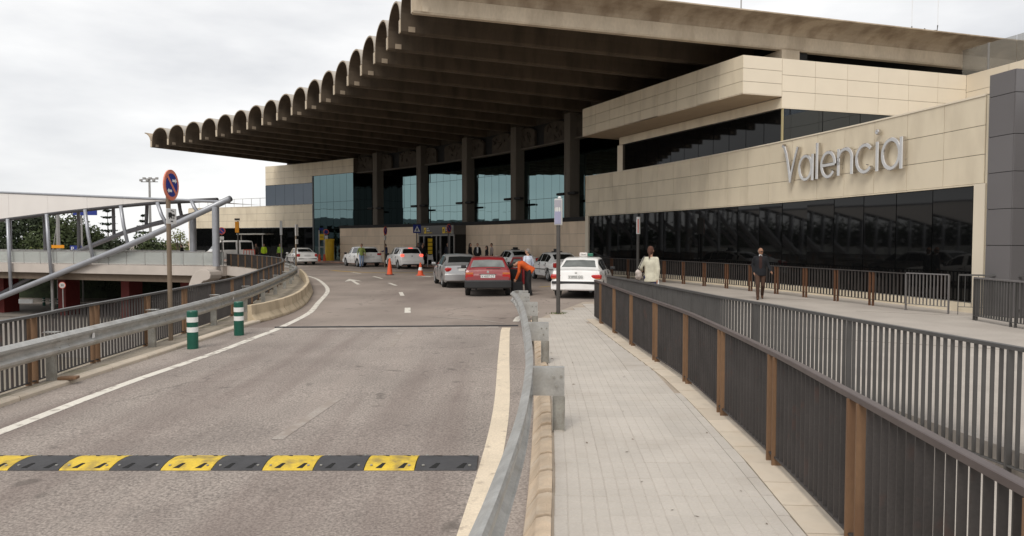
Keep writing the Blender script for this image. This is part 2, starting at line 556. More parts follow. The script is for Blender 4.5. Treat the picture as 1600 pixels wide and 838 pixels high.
def thing(name, label, cat, loc=(0, 0, 0), rz=0.0, group=None):
    o = bpy.data.objects.new(name, None)
    o.empty_display_size = 0.3
    COL.objects.link(o)
    o.location = loc
    o.rotation_euler = (0, 0, rz)
    WL[o.name] = Vector(loc)
    return tag(o, label, cat, group)


def struct(o):
    o['kind'] = 'structure'
    return o


def text(s, size, mat, name, parent, loc, rz=0.0, depth=0.004, world=True, align='LEFT', sx=1.0):
    c = bpy.data.curves.new(name, 'FONT')
    c.body = s
    c.size = size
    c.extrude = depth
    c.align_x = align
    c.resolution_u = 2
    t = bpy.data.objects.new(name, c)
    me = bpy.data.meshes.new_from_object(t)
    bpy.data.objects.remove(t)
    me.materials.clear()
    me.materials.append(mat)
    me.transform(Matrix.Diagonal((sx, 1, 1, 1)))
    me.transform(Matrix.Rotation(pi / 2, 4, 'X'))
    return put(me, name, parent, loc, rz, world)


def resample(pts, step):
    pts = [Vector(p).to_3d() if len(p) == 2 else Vector(p) for p in pts]
    # smooth with catmull-rom
    out = []
    n = len(pts)
    for k in range(n - 1):
        p0, p1, p2, p3 = pts[max(k - 1, 0)], pts[k], pts[k + 1], pts[min(k + 2, n - 1)]
        m = 12
        for j in range(m):
            t = j / m
            out.append(0.5 * ((2 * p1) + (p2 - p0) * t + (2 * p0 - 5 * p1 + 4 * p2 - p3) * t * t + (3 * p1 - p0 - 3 * p2 + p3) * t ** 3))
    out.append(pts[-1])
    res = [out[0]]
    acc = 0.0
    for a, b in zip(out, out[1:]):
        L = (b - a).length
        if L < 1e-9:
            continue
        while acc + L >= step:
            f = (step - acc) / L
            a = a + (b - a) * f
            L = (b - a).length
            res.append(a.copy())
            acc = 0.0
        acc += L
    return res


def tangent(P, k):
    return (P[min(k + 1, len(P) - 1)] - P[max(k - 1, 0)]).normalized()


def rz_(Y):
    return -0.02 - 0.0125 * max(0.0, 16.0 - Y)


def ribbon(name, pts, w, mat, zf, parent=None, step=0.5, wf=None):
    P = resample(pts, step)
    mb = MB()
    vs, fs = [], []
    for k, p in enumerate(P):
        d = tangent(P, k)
        nrm = Vector((-d.y, d.x, 0))
        ww = w if wf is None else wf(k / len(P))
        for sgn in (-1, 1):
            q = p + nrm * (sgn * ww / 2)
            vs.append((q.x, q.y, zf(q.y)))
    for k in range(len(P) - 1):
        fs.append((2 * k + 1, 2 * k, 2 * k + 2, 2 * k + 3))
    mb.add(vs, fs)
    return mb.build(name, mat, parent)


# ------------------------------------------------------------------ ground, deck and roads
g = MB()
g.add([(-1500, -600, -5), (1500, -600, -5), (1500, 2500, -5), (-1500, 2500, -5)], [(0, 1, 2, 3)])
struct(g.build('ground', earth))

FL = [(-6.60, -8), (-6.78, 2), (-6.92, 9.3), (-7.05, 11), (-7.10, 12.9), (-7.15, 14.35), (-7.38, 17.45), (-7.87, 20.27), (-9.35, 26.4),
      (-11.07, 33.5), (-12.25, 37.2), (-14.0, 42.2), (-16.8, 47.5), (-19.5, 51.9), (-23.2, 56.6)]
KL = [(-6.45, -8), (-6.42, 2), (-6.40, 9), (-6.30, 12), (-6.20, 16), (-6.12, 17.6), (-6.15, 19.5), (-6.55, 22.1), (-7.5, 26.1), (-8.2, 28.5),
      (-9.75, 33.4), (-12.2, 40.5), (-14.6, 46), (-18.0, 51.5), (-22.4, 57.6)]
FLs = resample(FL, 0.8)
KLs = resample(KL, 0.8)

deck_poly = [(p.x - 0.22, p.y) for p in FLs] + [(-30, 63), (-48, 70), (-62, 84), (-60, 120), (70, 120), (70, -10)]
g = MB()
g.prism(deck_poly, -0.85, -0.32)
struct(g.build('deck_slab', concrete))

ys = [-8 + 1.0 * k for k in range(25)]


def interp(poly, y):
    for a, b in zip(poly, poly[1:]):
        if a[1] <= y <= b[1]:
            return a[0] + (b[0] - a[0]) * (y - a[1]) / (b[1] - a[1])
    return poly[-1][0] if y > poly[-1][1] else poly[0][0]


KLp = [(p.x, p.y) for p in KLs]
vs, fs = [], []
for y in ys:
    for x in (interp(KLp, y), -3.0, 0.40):
        vs.append((x, y, rz_(y)))
for k in range(len(ys) - 1):
    for j in range(2):
        a = k * 3 + j
        fs.append((a, a + 1, a + 4, a + 3))
struct(MB().add(vs, fs).build('ramp_road', asphalt))
fore = [p for p in KLp if p[1] > 16.0]
fore = [(0.40, 16.0), (interp(KLp, 16.0), 16.0)] + fore + [(-30, 62), (-47, 70), (-62, 84), (-55, 90)] + \
       [A(78.9, i) for i in range(-3, 15)] + [(6.5, 40), (5.6, 30), (4.0, 20), (3.0, 16.0)]
struct(MB().add([(x, y, -0.0215) for x, y in fore], [list(range(len(fore)))[::-1]]).build('forecourt_road', asphalt2))

# verge strip between the fence and the kerb
vs, fs = [], []
N = 60
for k in range(N):
    t = k / (N - 1)
    a = FLs[int(t * (len(FLs) - 1))]
    b = KLs[int(t * (len(KLs) - 1))]
    vs += [(a.x - 0.25, a.y, rz_(a.y) - 0.03), (b.x - 0.02, b.y, rz_(b.y) + 0.03)]
for k in range(N - 1):
    fs.append((2 * k, 2 * k + 1, 2 * k + 3, 2 * k + 2))
for k in range(N - 1):   # outer face of the verge down to the slab
    i = len(vs)
    a, b = vs[2 * k], vs[2 * k + 2]
    vs += [a, b, (b[0], b[1], -0.9), (a[0], a[1], -0.9)]
    fs.append((i, i + 1, i + 2, i + 3))
struct(MB().add(vs, fs).build('verge', verge_mat))
# pale edge beam under the outside of the far fence
eb = MB()
EB = [p for p in FLs if p.y > 30]
rg = []
for k, p in enumerate(EB):
    d = tangent(EB, k)
    nrm = Vector((-d.y, d.x, 0))
    o, q = p + nrm * 0.40, p + nrm * 0.26
    rg.append([(q.x, q.y, -0.02), (o.x, o.y, -0.02), (o.x, o.y, -0.72), (q.x, q.y, -0.72)])
eb.rings(rg)
struct(eb.build('deck_edge_beam', bridge_con))

# low kerb along the left side of the ramp
kb = thing('kerb', 'low worn concrete kerb along the left edge of the ramp', 'kerb', (-6.4, 8, rz_(8)))
P = resample([p for p in KL if p[1] <= 17.6], 1.0)
for k in range(len(P) - 1):
    a, b = P[k], P[k + 1]
    d = (b - a)
    nrm = Vector((-d.y, d.x, 0)).normalized()
    mb = MB()
    rg = []
    for q in (a + d * 0.006, b - d * 0.006):
        z = rz_(q.y)
        rg.append([tuple(q + nrm * u + Vector((0, 0, z + w))) for u, w in ((0.17, -0.1), (0.0, -0.1), (0.0, 0.045), (0.02, 0.065), (0.15, 0.07), (0.17, 0.06))])
    mb.rings(rg)
    mb.build('kerb_stone', border_stone, kb)


def zr(dz):
    return lambda y: rz_(y) + dz - 0.0015


# painted lines
LW = [(-5.62, -6), (-5.64, 4), (-5.62, 7.57), (-5.62, 9.13), (-5.58, 10.4), (-5.48, 11.6), (-5.40, 12.8), (-5.36, 14.5), (-5.34, 16.0), (-5.62, 19.2),
      (-6.25, 22.4), (-7.32, 27.6), (-8.6, 31.9), (-10.5, 37.2), (-12.6, 41.6), (-15, 46)]
struct(ribbon('left_edge_line', LW, 0.16, white_paint, zr(0.005)))
RW = [(-0.55, 0), (-0.42, 3), (-0.30, 4.95), (-0.18, 7), (-0.13, 8.96), (-0.145, 12), (-0.15, 15.4), (-0.12, 16.05)]
struct(ribbon('right_edge_line', RW, 0.20, cream_paint, zr(0.005)))
for nm, mt, a, b, w in (('faded_dash_line', faded_paint, (-2.49, 7.3), (-2.30, 9.2), 0.13),
                        ('faded_dash_line', faded_paint, (-2.32, 13.2), (-2.48, 15.7), 0.12),
                        ('dash_line', white_paint, (-2.90, 19.3), (-3.14, 20.9), 0.17),
                        ('dash_line', white_paint, (-4.00, 25.4), (-4.40, 27.4), 0.15),
                        ('dash_line', white_paint, (-5.2, 31.2), (-5.9, 33.3), 0.15),
                        ('dash_line', white_paint, (-6.9, 37.0), (-7.9, 39.6), 0.15),
                        ('dash_line', white_paint, (-9.3, 42.8), (-10.5, 45.2), 0.15)):
    struct(ribbon(nm, [a, b], w, mt, zr(0.005), step=0.3))
struct(ribbon('worn_corner_line', [(-0.2, 16.9), (-0.9, 17.6), (-2.2, 18.4)], 0.10, faded_paint, zr(0.005)))
struct(ribbon('worn_corner_line', [(0.1, 17.2), (0.22, 18.4), (0.7, 19.6)], 0.16, white_paint, zr(0.005)))
struct(ribbon('yellow_lane_line', [(-12.3, 47.5), (-10.2, 45), (-7.6, 43.8), (-4.6, 44.3), (-1.8, 46.2)], 0.42, yellow_paint, zr(0.006)))
struct(ribbon('yellow_bay_line', [(1.2, 30.2), (2.2, 31.4), (3.6, 33)], 0.18, yellow_paint, zr(0.006)))
struct(ribbon('yellow_bay_line', [(-0.6, 31.5), (-1.6, 36), (-3.8, 41.5)], 0.15, yellow_paint, zr(0.006)))


def arrow(name, x, y, ang, L, W):
    pts = [(-0.08, 0), (0.08, 0), (0.08, 0.62 * L), (W, 0.50 * L), (W * 0.75, 0.66 * L), (0, L), (-W * 0.75, 0.66 * L), (-W, 0.50 * L), (-0.08, 0.62 * L)]
    mb = MB()
    cs, sn = cos(ang), sin(ang)
    mb.add([(x + a * cs - b * sn, y + a * sn + b * cs, -0.0155) for a, b in pts], [list(range(9))])
    return struct(mb.build(name, white_paint))


arrow('painted_arrow', -7.05, 32.0, rad(18), 5.0, 0.42)
arrow('painted_arrow', -2.8, 38.5, rad(64), 3.2, 0.55)

# expansion joint across the top of the ramp
ej = MB()
ej.box((-2.65, 16.12, rz_(16.12) + 0.012), (5.6, 0.07, 0.03), rad(3.5))
tag(ej.build('expansion_joint', black_rubber), 'thin black rubber expansion joint crossing the whole road', 'expansion joint')
struct(ribbon('joint_patch', [(-5.3, 15.75), (0.0, 16.1)], 0.34, faded_paint, zr(0.0035)))

# ------------------------------------------------------------------ speed bump
sb = thing('speed_bump', 'low rubber speed bump of alternating yellow and black segments across the road', 'speed bump', (-2.9, 6.55, rz_(6.5)))
ML = 0.468
prof = [(-0.215, 0.0), (-0.20, 0.012), (-0.13, 0.030), (-0.06, 0.040), (0.06, 0.040), (0.13, 0.030), (0.20, 0.012), (0.215, 0.0)]
mb = MB()
mb.rings([[(x, y, z) for y, z in prof] for x in (0.004, ML - 0.004)])
me_y = mb.mesh('bump_module', yellow_rubber)
me_k = mb.mesh('bump_module', black_rubber)
slot_me = []
for x in (0.14, 0.345):
    for sg in (-1, 1):
        sl = MB()
        sl.add([(x - 0.035, sg * 0.19, 0.0165), (x + 0.020, sg * 0.19, 0.0165), (x + 0.045, sg * 0.11, 0.0375), (x + 0.015, sg * 0.11, 0.0375),
                (x - 0.035, sg * 0.19, 0.004), (x + 0.025, sg * 0.19, 0.004), (x + 0.045, sg * 0.11, 0.012), (x + 0.015, sg * 0.11, 0.012)],
               [(0, 1, 2, 3), (4, 5, 1, 0), (5, 6, 2, 1), (6, 7, 3, 2), (7, 4, 0, 3)])
        slot_me.append(sl.mesh('slot', slot_black))
bolt_me = [MB().cyl((x, sg * 0.15), 0.012, 0.024, 0.034, 8).mesh('bolt', galv_dull) for x in (0.06, 0.41) for sg in (-1, 1)]
zb = rz_(6.5) + 0.001
for k in range(13):
    x0 = -0.43 - (k + 1) * ML
    o = put(me_k if k % 2 == 0 else me_y, 'bump_module', sb, (x0, 6.55, zb))
    if k == 0:
        o.scale.x = 1.23
    for q in slot_me:
        put(q, 'slot', o, (x0, 6.55, zb))
    for q in bolt_me:
        put(q, 'bolt', o, (x0, 6.55, zb))

# ------------------------------------------------------------------ sidewalk: tiles, border stones, kerb stones
KX = [(-0.05, -4), (0.10, 1.0), (0.28, 4.6), (0.35, 5.6), (0.41, 6.7), (0.48, 8.2), (0.58, 11.1), (0.62, 15.0), (0.60, 18.0), (0.6, 20)]
FR = [(1.90, -1.0), (1.98, 1.5), (2.06, 2.8), (2.20, 4.5), (2.32, 6.1), (2.41, 8.5), (2.42, 10.0), (2.27, 13.2), (2.10, 17.6)]
side = [(interp(KX, y) - 0.02, y) for y in (-4, -1, 1, 3, 4.6, 5.6, 6.7, 8.2, 11.1, 15, 17.4)] + [(0.95, 18.7), (1.5, 20.2), (2.3, 22.6), (2.75, 22.9), (2.75, 17.0)] + \
       [(p[0] + 0.28, p[1]) for p in reversed(FR)] + [(2.2, -4)]
walk = MB().prism(side, -0.34, -0.012).build('sidewalk', pave_joint)
struct(walk)
pads = MB()
T = 0.40
pads.box((T / 2, T / 2, -0.005), (T - 0.001, T - 0.001, 0.010))
nx, ny = 4, 3
for i in range(nx):
    for j in range(ny):
        x0, x1 = i * T / nx + 0.0025, (i + 1) * T / nx - 0.0025
        y0, y1 = j * T / ny + 0.002, (j + 1) * T / ny - 0.002
        pads.add([(x0, y0, 0.0), (x1, y0, 0.0), (x1, y1, 0.0), (x0, y1, 0.0), (x0 + .003, y0 + .003, 0.004), (x1 - .003, y0 + .003, 0.004), (x1 - .003, y1 - .003, 0.004), (x0 + .003, y1 - .003, 0.004)],
                 [(4, 5, 6, 7), (0, 1, 5, 4), (1, 2, 6, 5), (2, 3, 7, 6), (3, 0, 4, 7)])
tile_me = pads.mesh('paving_tile', pave_slab)
FRi = [(p[0], p[1]) for p in FR]
y = 0.9


def walk_left(y):
    return interp(KX, y) if y < 17.8 else 0.70 + (y - 17.8) * 0.40


def walk_right(y):
    return interp(FRi, y) - 0.235 if y < 17.4 else 2.55


while y < 22.0:
    kx = interp(KX, min(y, 17.5))
    ang = -atan2(interp(KX, y + 0.5) - interp(KX, y - 0.5), 1.0) if y < 17 else 0
    for i in range(7):
        x0 = kx + i * T
        if x0 < walk_left(y) - 0.02:
            continue
        room = min(walk_right(y), walk_right(y + T)) - x0
        if room >= T:
            put(tile_me, 'paving_tile', walk, (x0, y, random.uniform(-0.0015, 0.0015)), ang)
        elif room > 0.08:
            MB().box((room / 2, T / 2, -0.0035), (room - 0.004, T - 0.004, 0.014)).build('paving_tile', pave_slab, walk, loc=(x0, y, 0), rz=ang)
            break
        else:
            break
    y += T + 0.003
# cream border course along the railing
y = 0.6
while y < 17.5:
    L = 0.50
    ang = -atan2(interp(FRi, y + L) - interp(FRi, y), L)
    MB().box((-0.095, L / 2, -0.002), (0.27, L - 0.010, 0.018)).build('border_stone', border_stone, walk, loc=(interp(FRi, y), y, random.uniform(-0.001, 0.002)), rz=ang)
    y += L
# ochre kerb stones with a rounded, sloping face towards the road
y = 0.4
while y < 17.2:
    L = 0.5
    xa, xb = interp(KX, y), interp(KX, y + L)
    rg = []
    jit = random.uniform(-0.006, 0.006)
    lip = random.uniform(0.004, 0.014)
    for q, x, lp_ in ((y + 0.007, xa, lip), (y + L - 0.007, xb, -lip)):
        z0 = rz_(q)
        hh = -z0 + 0.004
        sx = min(1.0, 0.5 + 0.5 * hh / 0.1)
        rg.append([(x - 0.02, q, z0 - 0.05), (x - 0.24 * sx, q, z0 - 0.05), (x - 0.22 * sx, q, z0 + 0.025), (x - 0.13 * sx, q, 0.006 + jit + lp_), (x - 0.06, q, 0.022 + jit + lp_), (x - 0.02, q, 0.016 + jit + lp_)])
    MB().rings(rg).build('kerb_stone', kerb_stone, walk, bevel=0.008)
    y += L

lf_ = MB()
rl = random.Random(3)
for k in range(38):
    y_ = 3.6 + 13 * rl.random() ** 1.6
    x_ = interp(KX, y_) + 0.05 + rl.random() * (interp(FRi, y_) - interp(KX, y_) - 0.15)
    a_ = rl.uniform(0, 6.28)
    L_, W_ = rl.uniform(0.012, 0.034), rl.uniform(0.004, 0.011)
    c_, n_ = (cos(a_) * L_, sin(a_) * L_), (-sin(a_) * W_, cos(a_) * W_)
    lf_.add([(x_ - c_[0], y_ - c_[1], 0.007), (x_ + n_[0], y_ + n_[1], 0.013), (x_ + c_[0], y_ + c_[1], 0.008), (x_ - n_[0], y_ - n_[1], 0.007)], [(0, 1, 2, 3)])
o = lf_.build('fallen_leaves', M('dry_leaf', (0.13, 0.085, 0.05), 0.9, var=0.3, scale=8))
o['kind'] = 'stuff'

# plaza to the right and the lower ramp between the two railings
F2 = [(5.0, 4.0), (4.68, 6.34), (4.2, 9.5), (3.98, 11.0), (3.68, 12.5), (3.36, 15.2), (2.72, 20.0)]
plz = [(p[0] + 0.07, p[1]) for p in F2] + [(2.9, 22.0), (4.4, 26), (5.2, 30), (5.2, 36), (4.9, 42)] + \
      [A(78.6, i) for i in (13.4, 14, 15, 16, 17, 18, 19, 20, 21, 22, 23)] + [(16, 8), (16, -4), (6.2, -4), (5.9, 0)]
pz = struct(MB().prism(plz, -0.9, 0.0).build('plaza', plaza_mat))
vs, fs = [], []
for k in range(24):
    y = -4 + k
    z = -0.02 - 0.020 * max(0, 18 - y)
    vs += [(1.9, y, z), (7.0 if y < 4 else 5.6 - 0.1 * y + 0.5, y, z)]
for k in range(23):
    fs.append((2 * k, 2 * k + 1, 2 * k + 3, 2 * k + 2))
struct(MB().add(vs, fs).build('pedestrian_ramp', plaza_mat))
pj = MB()
for (a, b) in (((9.7, 19.6), (12.3, 18.2)), ((6.0, 14.2), (12.0, 11.0)), ((5.6, 25.0), (10.6, 23.2))):
    d = Vector((b[0] - a[0], b[1] - a[1], 0))
    pj.box(((a[0] + b[0]) / 2, (a[1] + b[1]) / 2, 0.0), (d.length, 0.03, 0.004), atan2(d.y, d.x))
struct(pj.build('plaza_joint', joint_dark))

# pavement in front of the terminal
pv = [A(75.9, i * 0.5) for i in range(-9, 27)]
po = [A(78.6, i * 0.5) for i in range(26, -10, -1)]
struct(MB().prism(pv + po, -0.3, 0.10).build('pavement', plaza_mat))
kv = [A(75.9, i * 0.5) for i in range(-9, 27)]
ko = [A(75.72, i * 0.5) for i in range(26, -10, -1)]
struct(MB().prism(ko[::-1] + kv[::-1], -0.3, 0.112).build('pavement_kerb', M('red_white_kerb', (0.40, 0.24, 0.18), 0.9, var=0.4, scale=0.8)))

# ------------------------------------------------------------------ railings
slat_unit = {}


def slat_mesh(h, mat, w=0.05, t=0.010):
    k = (h, mat.name, w, t)
    if k not in slat_unit:
        slat_unit[k] = MB().box((0, 0, h / 2), (w, t, h)).mesh('slat', mat)
    return slat_unit[k]


def railing(name, label, path, zf, H, slat_mat, post_mat, rail_mat, bay, cat='railing', group=None, spacing=0.1, cut=None, first=0.0,
            post_w=0.11, slat_w=0.05, base_gap=0.09, railw=0.075, double=True, posts=True, rail_h=0.04):
    P = resample(path, 0.05)
    p0 = P[len(P) // 2]
    root = thing(name, label, cat, (p0.x, p0.y, zf(p0.y)), 0, group)
    # hand rail and bottom rail
    for nm, zz, w, h, mt in (('handrail', H, railw, rail_h, rail_mat), ('bottom_rail', base_gap, 0.05, 0.014, slat_mat)):
        rg = []
        for k in list(range(0, len(P) - 2, 5)) + [len(P) - 1]:
            p = P[k]
            d = tangent(P, k)
            nn = Vector((-d.y, d.x, 0))
            z = zf(p.y) + zz
            a, b = p + nn * (w / 2), p - nn * (w / 2)
            rg.append([(a.x, a.y, z - h), (b.x, b.y, z - h), (b.x, b.y, z - .004), (b.x + nn.x * .006, b.y + nn.y * .006, z), (a.x - nn.x * .006, a.y - nn.y * .006, z), (a.x, a.y, z - .004)])
        MB().rings(rg).build(nm, mt, root)
    step = int(round(spacing / 0.05))
    nb = int(round(bay / 0.05))
    f = int(first / 0.05)
    sm = slat_mesh(round(H - rail_h - base_gap - 0.002, 3), slat_mat, slat_w)
    stuff = MB()
    npst = 0
    post_at = set()
    if posts:
        for k in range(f, len(P), nb):
            for j in ((-1, 2) if double else (0,)):
                q = min(max(k + j, 0), len(P) - 1)
                p = P[q]
                d = tangent(P, q)
                o = MB().box((0, 0, (H - rail_h) / 2 - 0.05), (post_w, 0.018, H - rail_h + 0.1)).build('post', post_mat, root, loc=(p.x, p.y, zf(p.y)), rz=atan2(d.y, d.x) - pi / 2)
            post_at |= set(range(k - 1, k + 3)) if double else {k}
    for k in range(0, len(P), step):
        if k in post_at:
            continue
        p = P[k]
        d = tangent(P, k)
        a = atan2(d.y, d.x) - pi / 2
        z = zf(p.y) + base_gap
        if cut is None or p.y < cut:
            put(sm, 'slat', root, (p.x, p.y, z), a)
        else:
            hh = H - rail_h - base_gap
            stuff.box((p.x, p.y, z + hh / 2), (slat_w, 0.010, hh), a)
    if stuff.v:
        o = stuff.build('slats', slat_mat, root)
        o['kind'] = 'stuff'
    return root


railing('railing', 'charcoal slatted railing with brown twin posts beside the tiled sidewalk', FR, lambda y: 0.0, 1.0, slat_dark, rust_post, rail_brown, 1.75, spacing=0.1,
        first=0.10, post_w=0.085, railw=0.062, slat_w=0.044)
railing('railing', 'all grey slatted railing along the near edge of the plaza, without brown posts', F2, lambda y: -0.22, 1.22, slat_grey, slat_grey, slat_grey, 2.4, spacing=0.1,
        post_w=0.07, double=False, first=0.1, railw=0.06, slat_w=0.043)
railing('railing', 'long charcoal railing behind the left guard rail curving away to the footbridge', FL[1:], lambda y: rz_(y) - 0.05, 1.05, slat_dark, rust_post, slat_grey, 1.75, spacing=0.1, cut=26.5,
        first=1.0, post_w=0.085, slat_w=0.033)
RFN = [A(77.25, i) for i in (13.7, 14.5, 15.5, 16.5, 17.5, 18.5, 19.5, 20.4, 21.05)]
railing('railing', 'low charcoal railing with rust brown posts under the black ground floor windows', RFN, lambda y: 0.0, 1.06, slat_dark, rust_dark, slat_dark, 1.62, spacing=0.15, post_w=0.075,
        base_gap=0.20, railw=0.05, rail_h=0.03)
gp = railing('gate_panel', 'pale grey barred gate panel at the right end of the rust posted railing', [A(77.2, 21.07), A(77.55, 21.45)], lambda y: 0.0, 1.08, slat_light, slat_light, slat_light, 1.2, cat='gate',
             spacing=0.1, post_w=0.07, base_gap=0.2, double=False, railw=0.05, rail_h=0.03)
railing('barrier_fence', 'free standing grey barred barrier nearest the grey pillar', [(11.54, 17.35), (11.48, 16.5), (11.46, 15.8), (11.55, 14.6), (11.7, 13.0)], lambda y: 0.0, 1.08, slat_grey, slat_grey, slat_light, 1.45, cat='barrier',
        spacing=0.1, post_w=0.06, base_gap=0.12, railw=0.06, slat_w=0.045)
railing('rail_fence', 'open grey handrail with thin bars running behind the free standing barrier', [A(77.7, 21.5), (12.9, 18.1), (13.4, 16.8), (13.9, 15.2)], lambda y: 0.0, 1.09, slat_grey, slat_grey, slat_grey, 1.3, cat='railing',
        spacing=0.15, post_w=0.05, base_gap=0.22, double=False, railw=0.05, slat_w=0.03)

# ------------------------------------------------------------------ guard rails
WP = [(0.0, 0.0), (0.02, 0.004), (0.075, 0.05), (0.08, 0.085), (0.025, 0.13), (0.02, 0.155), (0.025, 0.18), (0.08, 0.225), (0.075, 0.26), (0.02, 0.304), (0.0, 0.31)]


def guard_rail(label, path, side, zb, posts, spacer_len):
    P = resample(path, 0.25)
    mid = P[len(P) // 2]
    root = thing('guard_rail', label, 'guard rail', (mid.x, mid.y, rz_(mid.y)))
    rg = []
    for k, p in enumerate(P):
        d = tangent(P, k)
        nn = Vector((d.y, -d.x, 0)) * side
        rg.append([(p.x + nn.x * a, p.y + nn.y * a, zb(p.y) + z) for a, z in WP] + [(p.x + nn.x * (a - 0.006), p.y + nn.y * (a - 0.006), zb(p.y) + z) for a, z in reversed(WP)])
    rail = MB().rings(rg).build('rail', galv, root, smooth=False)
    for (px, py, base) in posts:
        k = min(range(len(P)), key=lambda i: (P[i].y - py) ** 2 + (P[i].x - px) ** 2)
        k0 = max(0, min(k, len(P) - 2))
        p, d = P[k0], (P[k0 + 1] - P[k0]).normalized()
        nn = Vector((d.y, -d.x, 0)) * side
        rg2 = []
        for f in (-0.17, 0.17):
            q = p + d * f
            rg2.append([(q.x + nn.x * (a + 0.004), q.y + nn.y * (a + 0.004), zb(q.y) + z * 1.012 - 0.002) for a, z in WP] + [(q.x + nn.x * (a - 0.002), q.y + nn.y * (a - 0.002), zb(q.y) + z) for a, z in reversed(WP)])
        MB().rings(rg2).build('splice_plate', galv, root)
        for f in (-0.11, 0.11):
            for zz2 in (0.105, 0.205):
                q = p + d * f + nn * 0.055
                MB().ell((0, 0, 0), (0.017, 0.017, 0.017), 8, 6).build('bolt_head', galv_dull, root, loc=(q.x, q.y, zb(q.y) + zz2))
    post_bm = MB()
    for (px, py, base) in posts:
        k = min(range(len(P)), key=lambda i: (P[i].y - py) ** 2 + (P[i].x - px) ** 2)
        d = tangent(P, k)
        nn = Vector((d.y, -d.x, 0)) * side
        rot = atan2(nn.y, nn.x)
        rp = P[k]
        zt = zb(rp.y) + 0.31
        sy = -1 if nn.x < 0 else 1
        if spacer_len > 0.12:
            c = rp - nn * (spacer_len / 2 + 0.004)
            mb = MB()
            mb.box((0, 0, 0.135), (spacer_len, 0.012, 0.27))
            mb.box((0, 0.045 * sy, 0.276), (spacer_len, 0.10, 0.012))
            mb.box((0, 0.045 * sy, -0.006), (spacer_len, 0.10, 0.012))
            sp = mb.build('spacer', galv, root, loc=(c.x, c.y, zt - 0.285), rz=rot)
            for bx, bz in ((-0.10, 0.19), (-0.02, 0.19), (-0.05, 0.09)):
                q = c + nn * (bx - 0.03)
                mbb = MB()
                mbb.rings([[(0.016 * cos(a * pi / 3), yy, 0.016 * sin(a * pi / 3)) for a in range(6)] for yy in (-0.018, 0.0)])
                mbb.build('bolt', galv_dull, sp, loc=(q.x, q.y - 0.004, zt - 0.285 + bz), rz=0)
            pc = rp - nn * (spacer_len + 0.004 - 0.06)
        else:
            c = rp - nn * (spacer_len / 2 + 0.004)
            MB().box((0, 0, 0.12), (spacer_len, 0.10, 0.24)).build('spacer', galv, root, loc=(c.x, c.y, zt - 0.27), rz=rot)
            pc = rp - nn * (spacer_len + 0.06)
        hh = zt - 0.27 + 0.25 - base
        if spacer_len > 0.12:
            hh = zt - 0.300 - base
        mb = MB()
        mb.box((0, 0.0, hh / 2), (0.13, 0.006, hh))
        mb.box((-0.062, 0.03, hh / 2), (0.006, 0.054, hh))
        mb.box((0.062, 0.03, hh / 2), (0.006, 0.054, hh))
        mb.build('post', galv_dull, root, loc=(pc.x, pc.y, base), rz=rot)
        if spacer_len <= 0.12:
            mbp = MB()
            mbp.box((0, 0, 0.0), (0.20, 0.14, 0.012))
            mbp.build('cap_plate', galv, root, loc=(pc.x + nn.x * 0.03, pc.y + nn.y * 0.03, zt + 0.012), rz=rot)
    return root, P


LR = [(-6.42, -4), (-6.48, 2), (-6.58, 7), (-6.63, 9), (-6.68, 10.7), (-6.72, 13), (-6.76, 14.4), (-6.95, 16.7), (-7.55, 20.5), (-8.65, 25.8), (-9.85, 31.2),
      (-10.95, 35.3), (-12.8, 40.4), (-14.5, 44.3)]
lposts = [(x, y, rz_(y) - 0.02) for x, y in ((-6.6, 7.0), (-6.66, 10.16), (-6.72, 13.3), (-6.92, 16.5), (-7.4, 19.7), (-8.1, 22.9), (-8.75, 26), (-9.4, 29.2), (-10.2, 32.4), (-11.1, 35.6), (-12.2, 38.8))]
gl, PL = guard_rail('galvanised guard rail on the left side of the ramp curving away with the road', LR, 1, lambda y: rz_(y) + 0.40, lposts, 0.10)
for y0 in (10.9, 17.6, 27.0):
    k = min(range(len(PL)), key=lambda i: abs(PL[i].y - y0))
    p = PL[k]
    MB().add([(0.03, -0.03, -0.04), (0.03, 0.04, -0.03), (0.03, 0.035, 0.05), (0.03, -0.01, 0.055), (0.022, -0.03, -0.04), (0.022, 0.04, -0.03), (0.022, 0.035, 0.05), (0.022, -0.01, 0.055)],
             [(0, 1, 2, 3), (7, 6, 5, 4), (0, 4, 5, 1), (1, 5, 6, 2), (2, 6, 7, 3), (3, 7, 4, 0)]).build('reflector', sign_white, gl, loc=(p.x + 0.022, p.y, rz_(p.y) + 0.40 + 0.155))
RR = [(-0.52, -0.5), (-0.36, 1.2), (-0.20, 2.6), (-0.13, 3.14), (-0.06, 3.7), (0.09, 5.15), (0.18, 6.56), (0.235, 8), (0.26, 10.6), (0.235, 14.3), (0.13, 17.2), (0.02, 18.3)]
rposts = [(0.51, 7.21, 0.0), (0.6, 11.1, 0.0), (0.58, 15.0, 0.0), (0.5, 17.6, 0.0)]
gr, PR = guard_rail('near galvanised guard rail with box spacers between the road and the tiled sidewalk', RR, -1, lambda y: 0.35, rposts, 0.33)
fl = MB()
p = PR[-1]
fl.rings([[(p.x - 0.03, p.y, 0.35), (p.x + 0.03, p.y + 0.01, 0.35), (p.x + 0.03, p.y + 0.01, 0.66), (p.x - 0.03, p.y, 0.66)],
          [(p.x + 0.10, p.y + 0.25, 0.34), (p.x + 0.15, p.y + 0.24, 0.34), (p.x + 0.15, p.y + 0.24, 0.67), (p.x + 0.10, p.y + 0.25, 0.67)],
          [(p.x + 0.40, p.y + 0.33, 0.35), (p.x + 0.40, p.y + 0.28, 0.35), (p.x + 0.40, p.y + 0.28, 0.66), (p.x + 0.40, p.y + 0.33, 0.66)]])
fl.build('end_terminal', galv, gr)
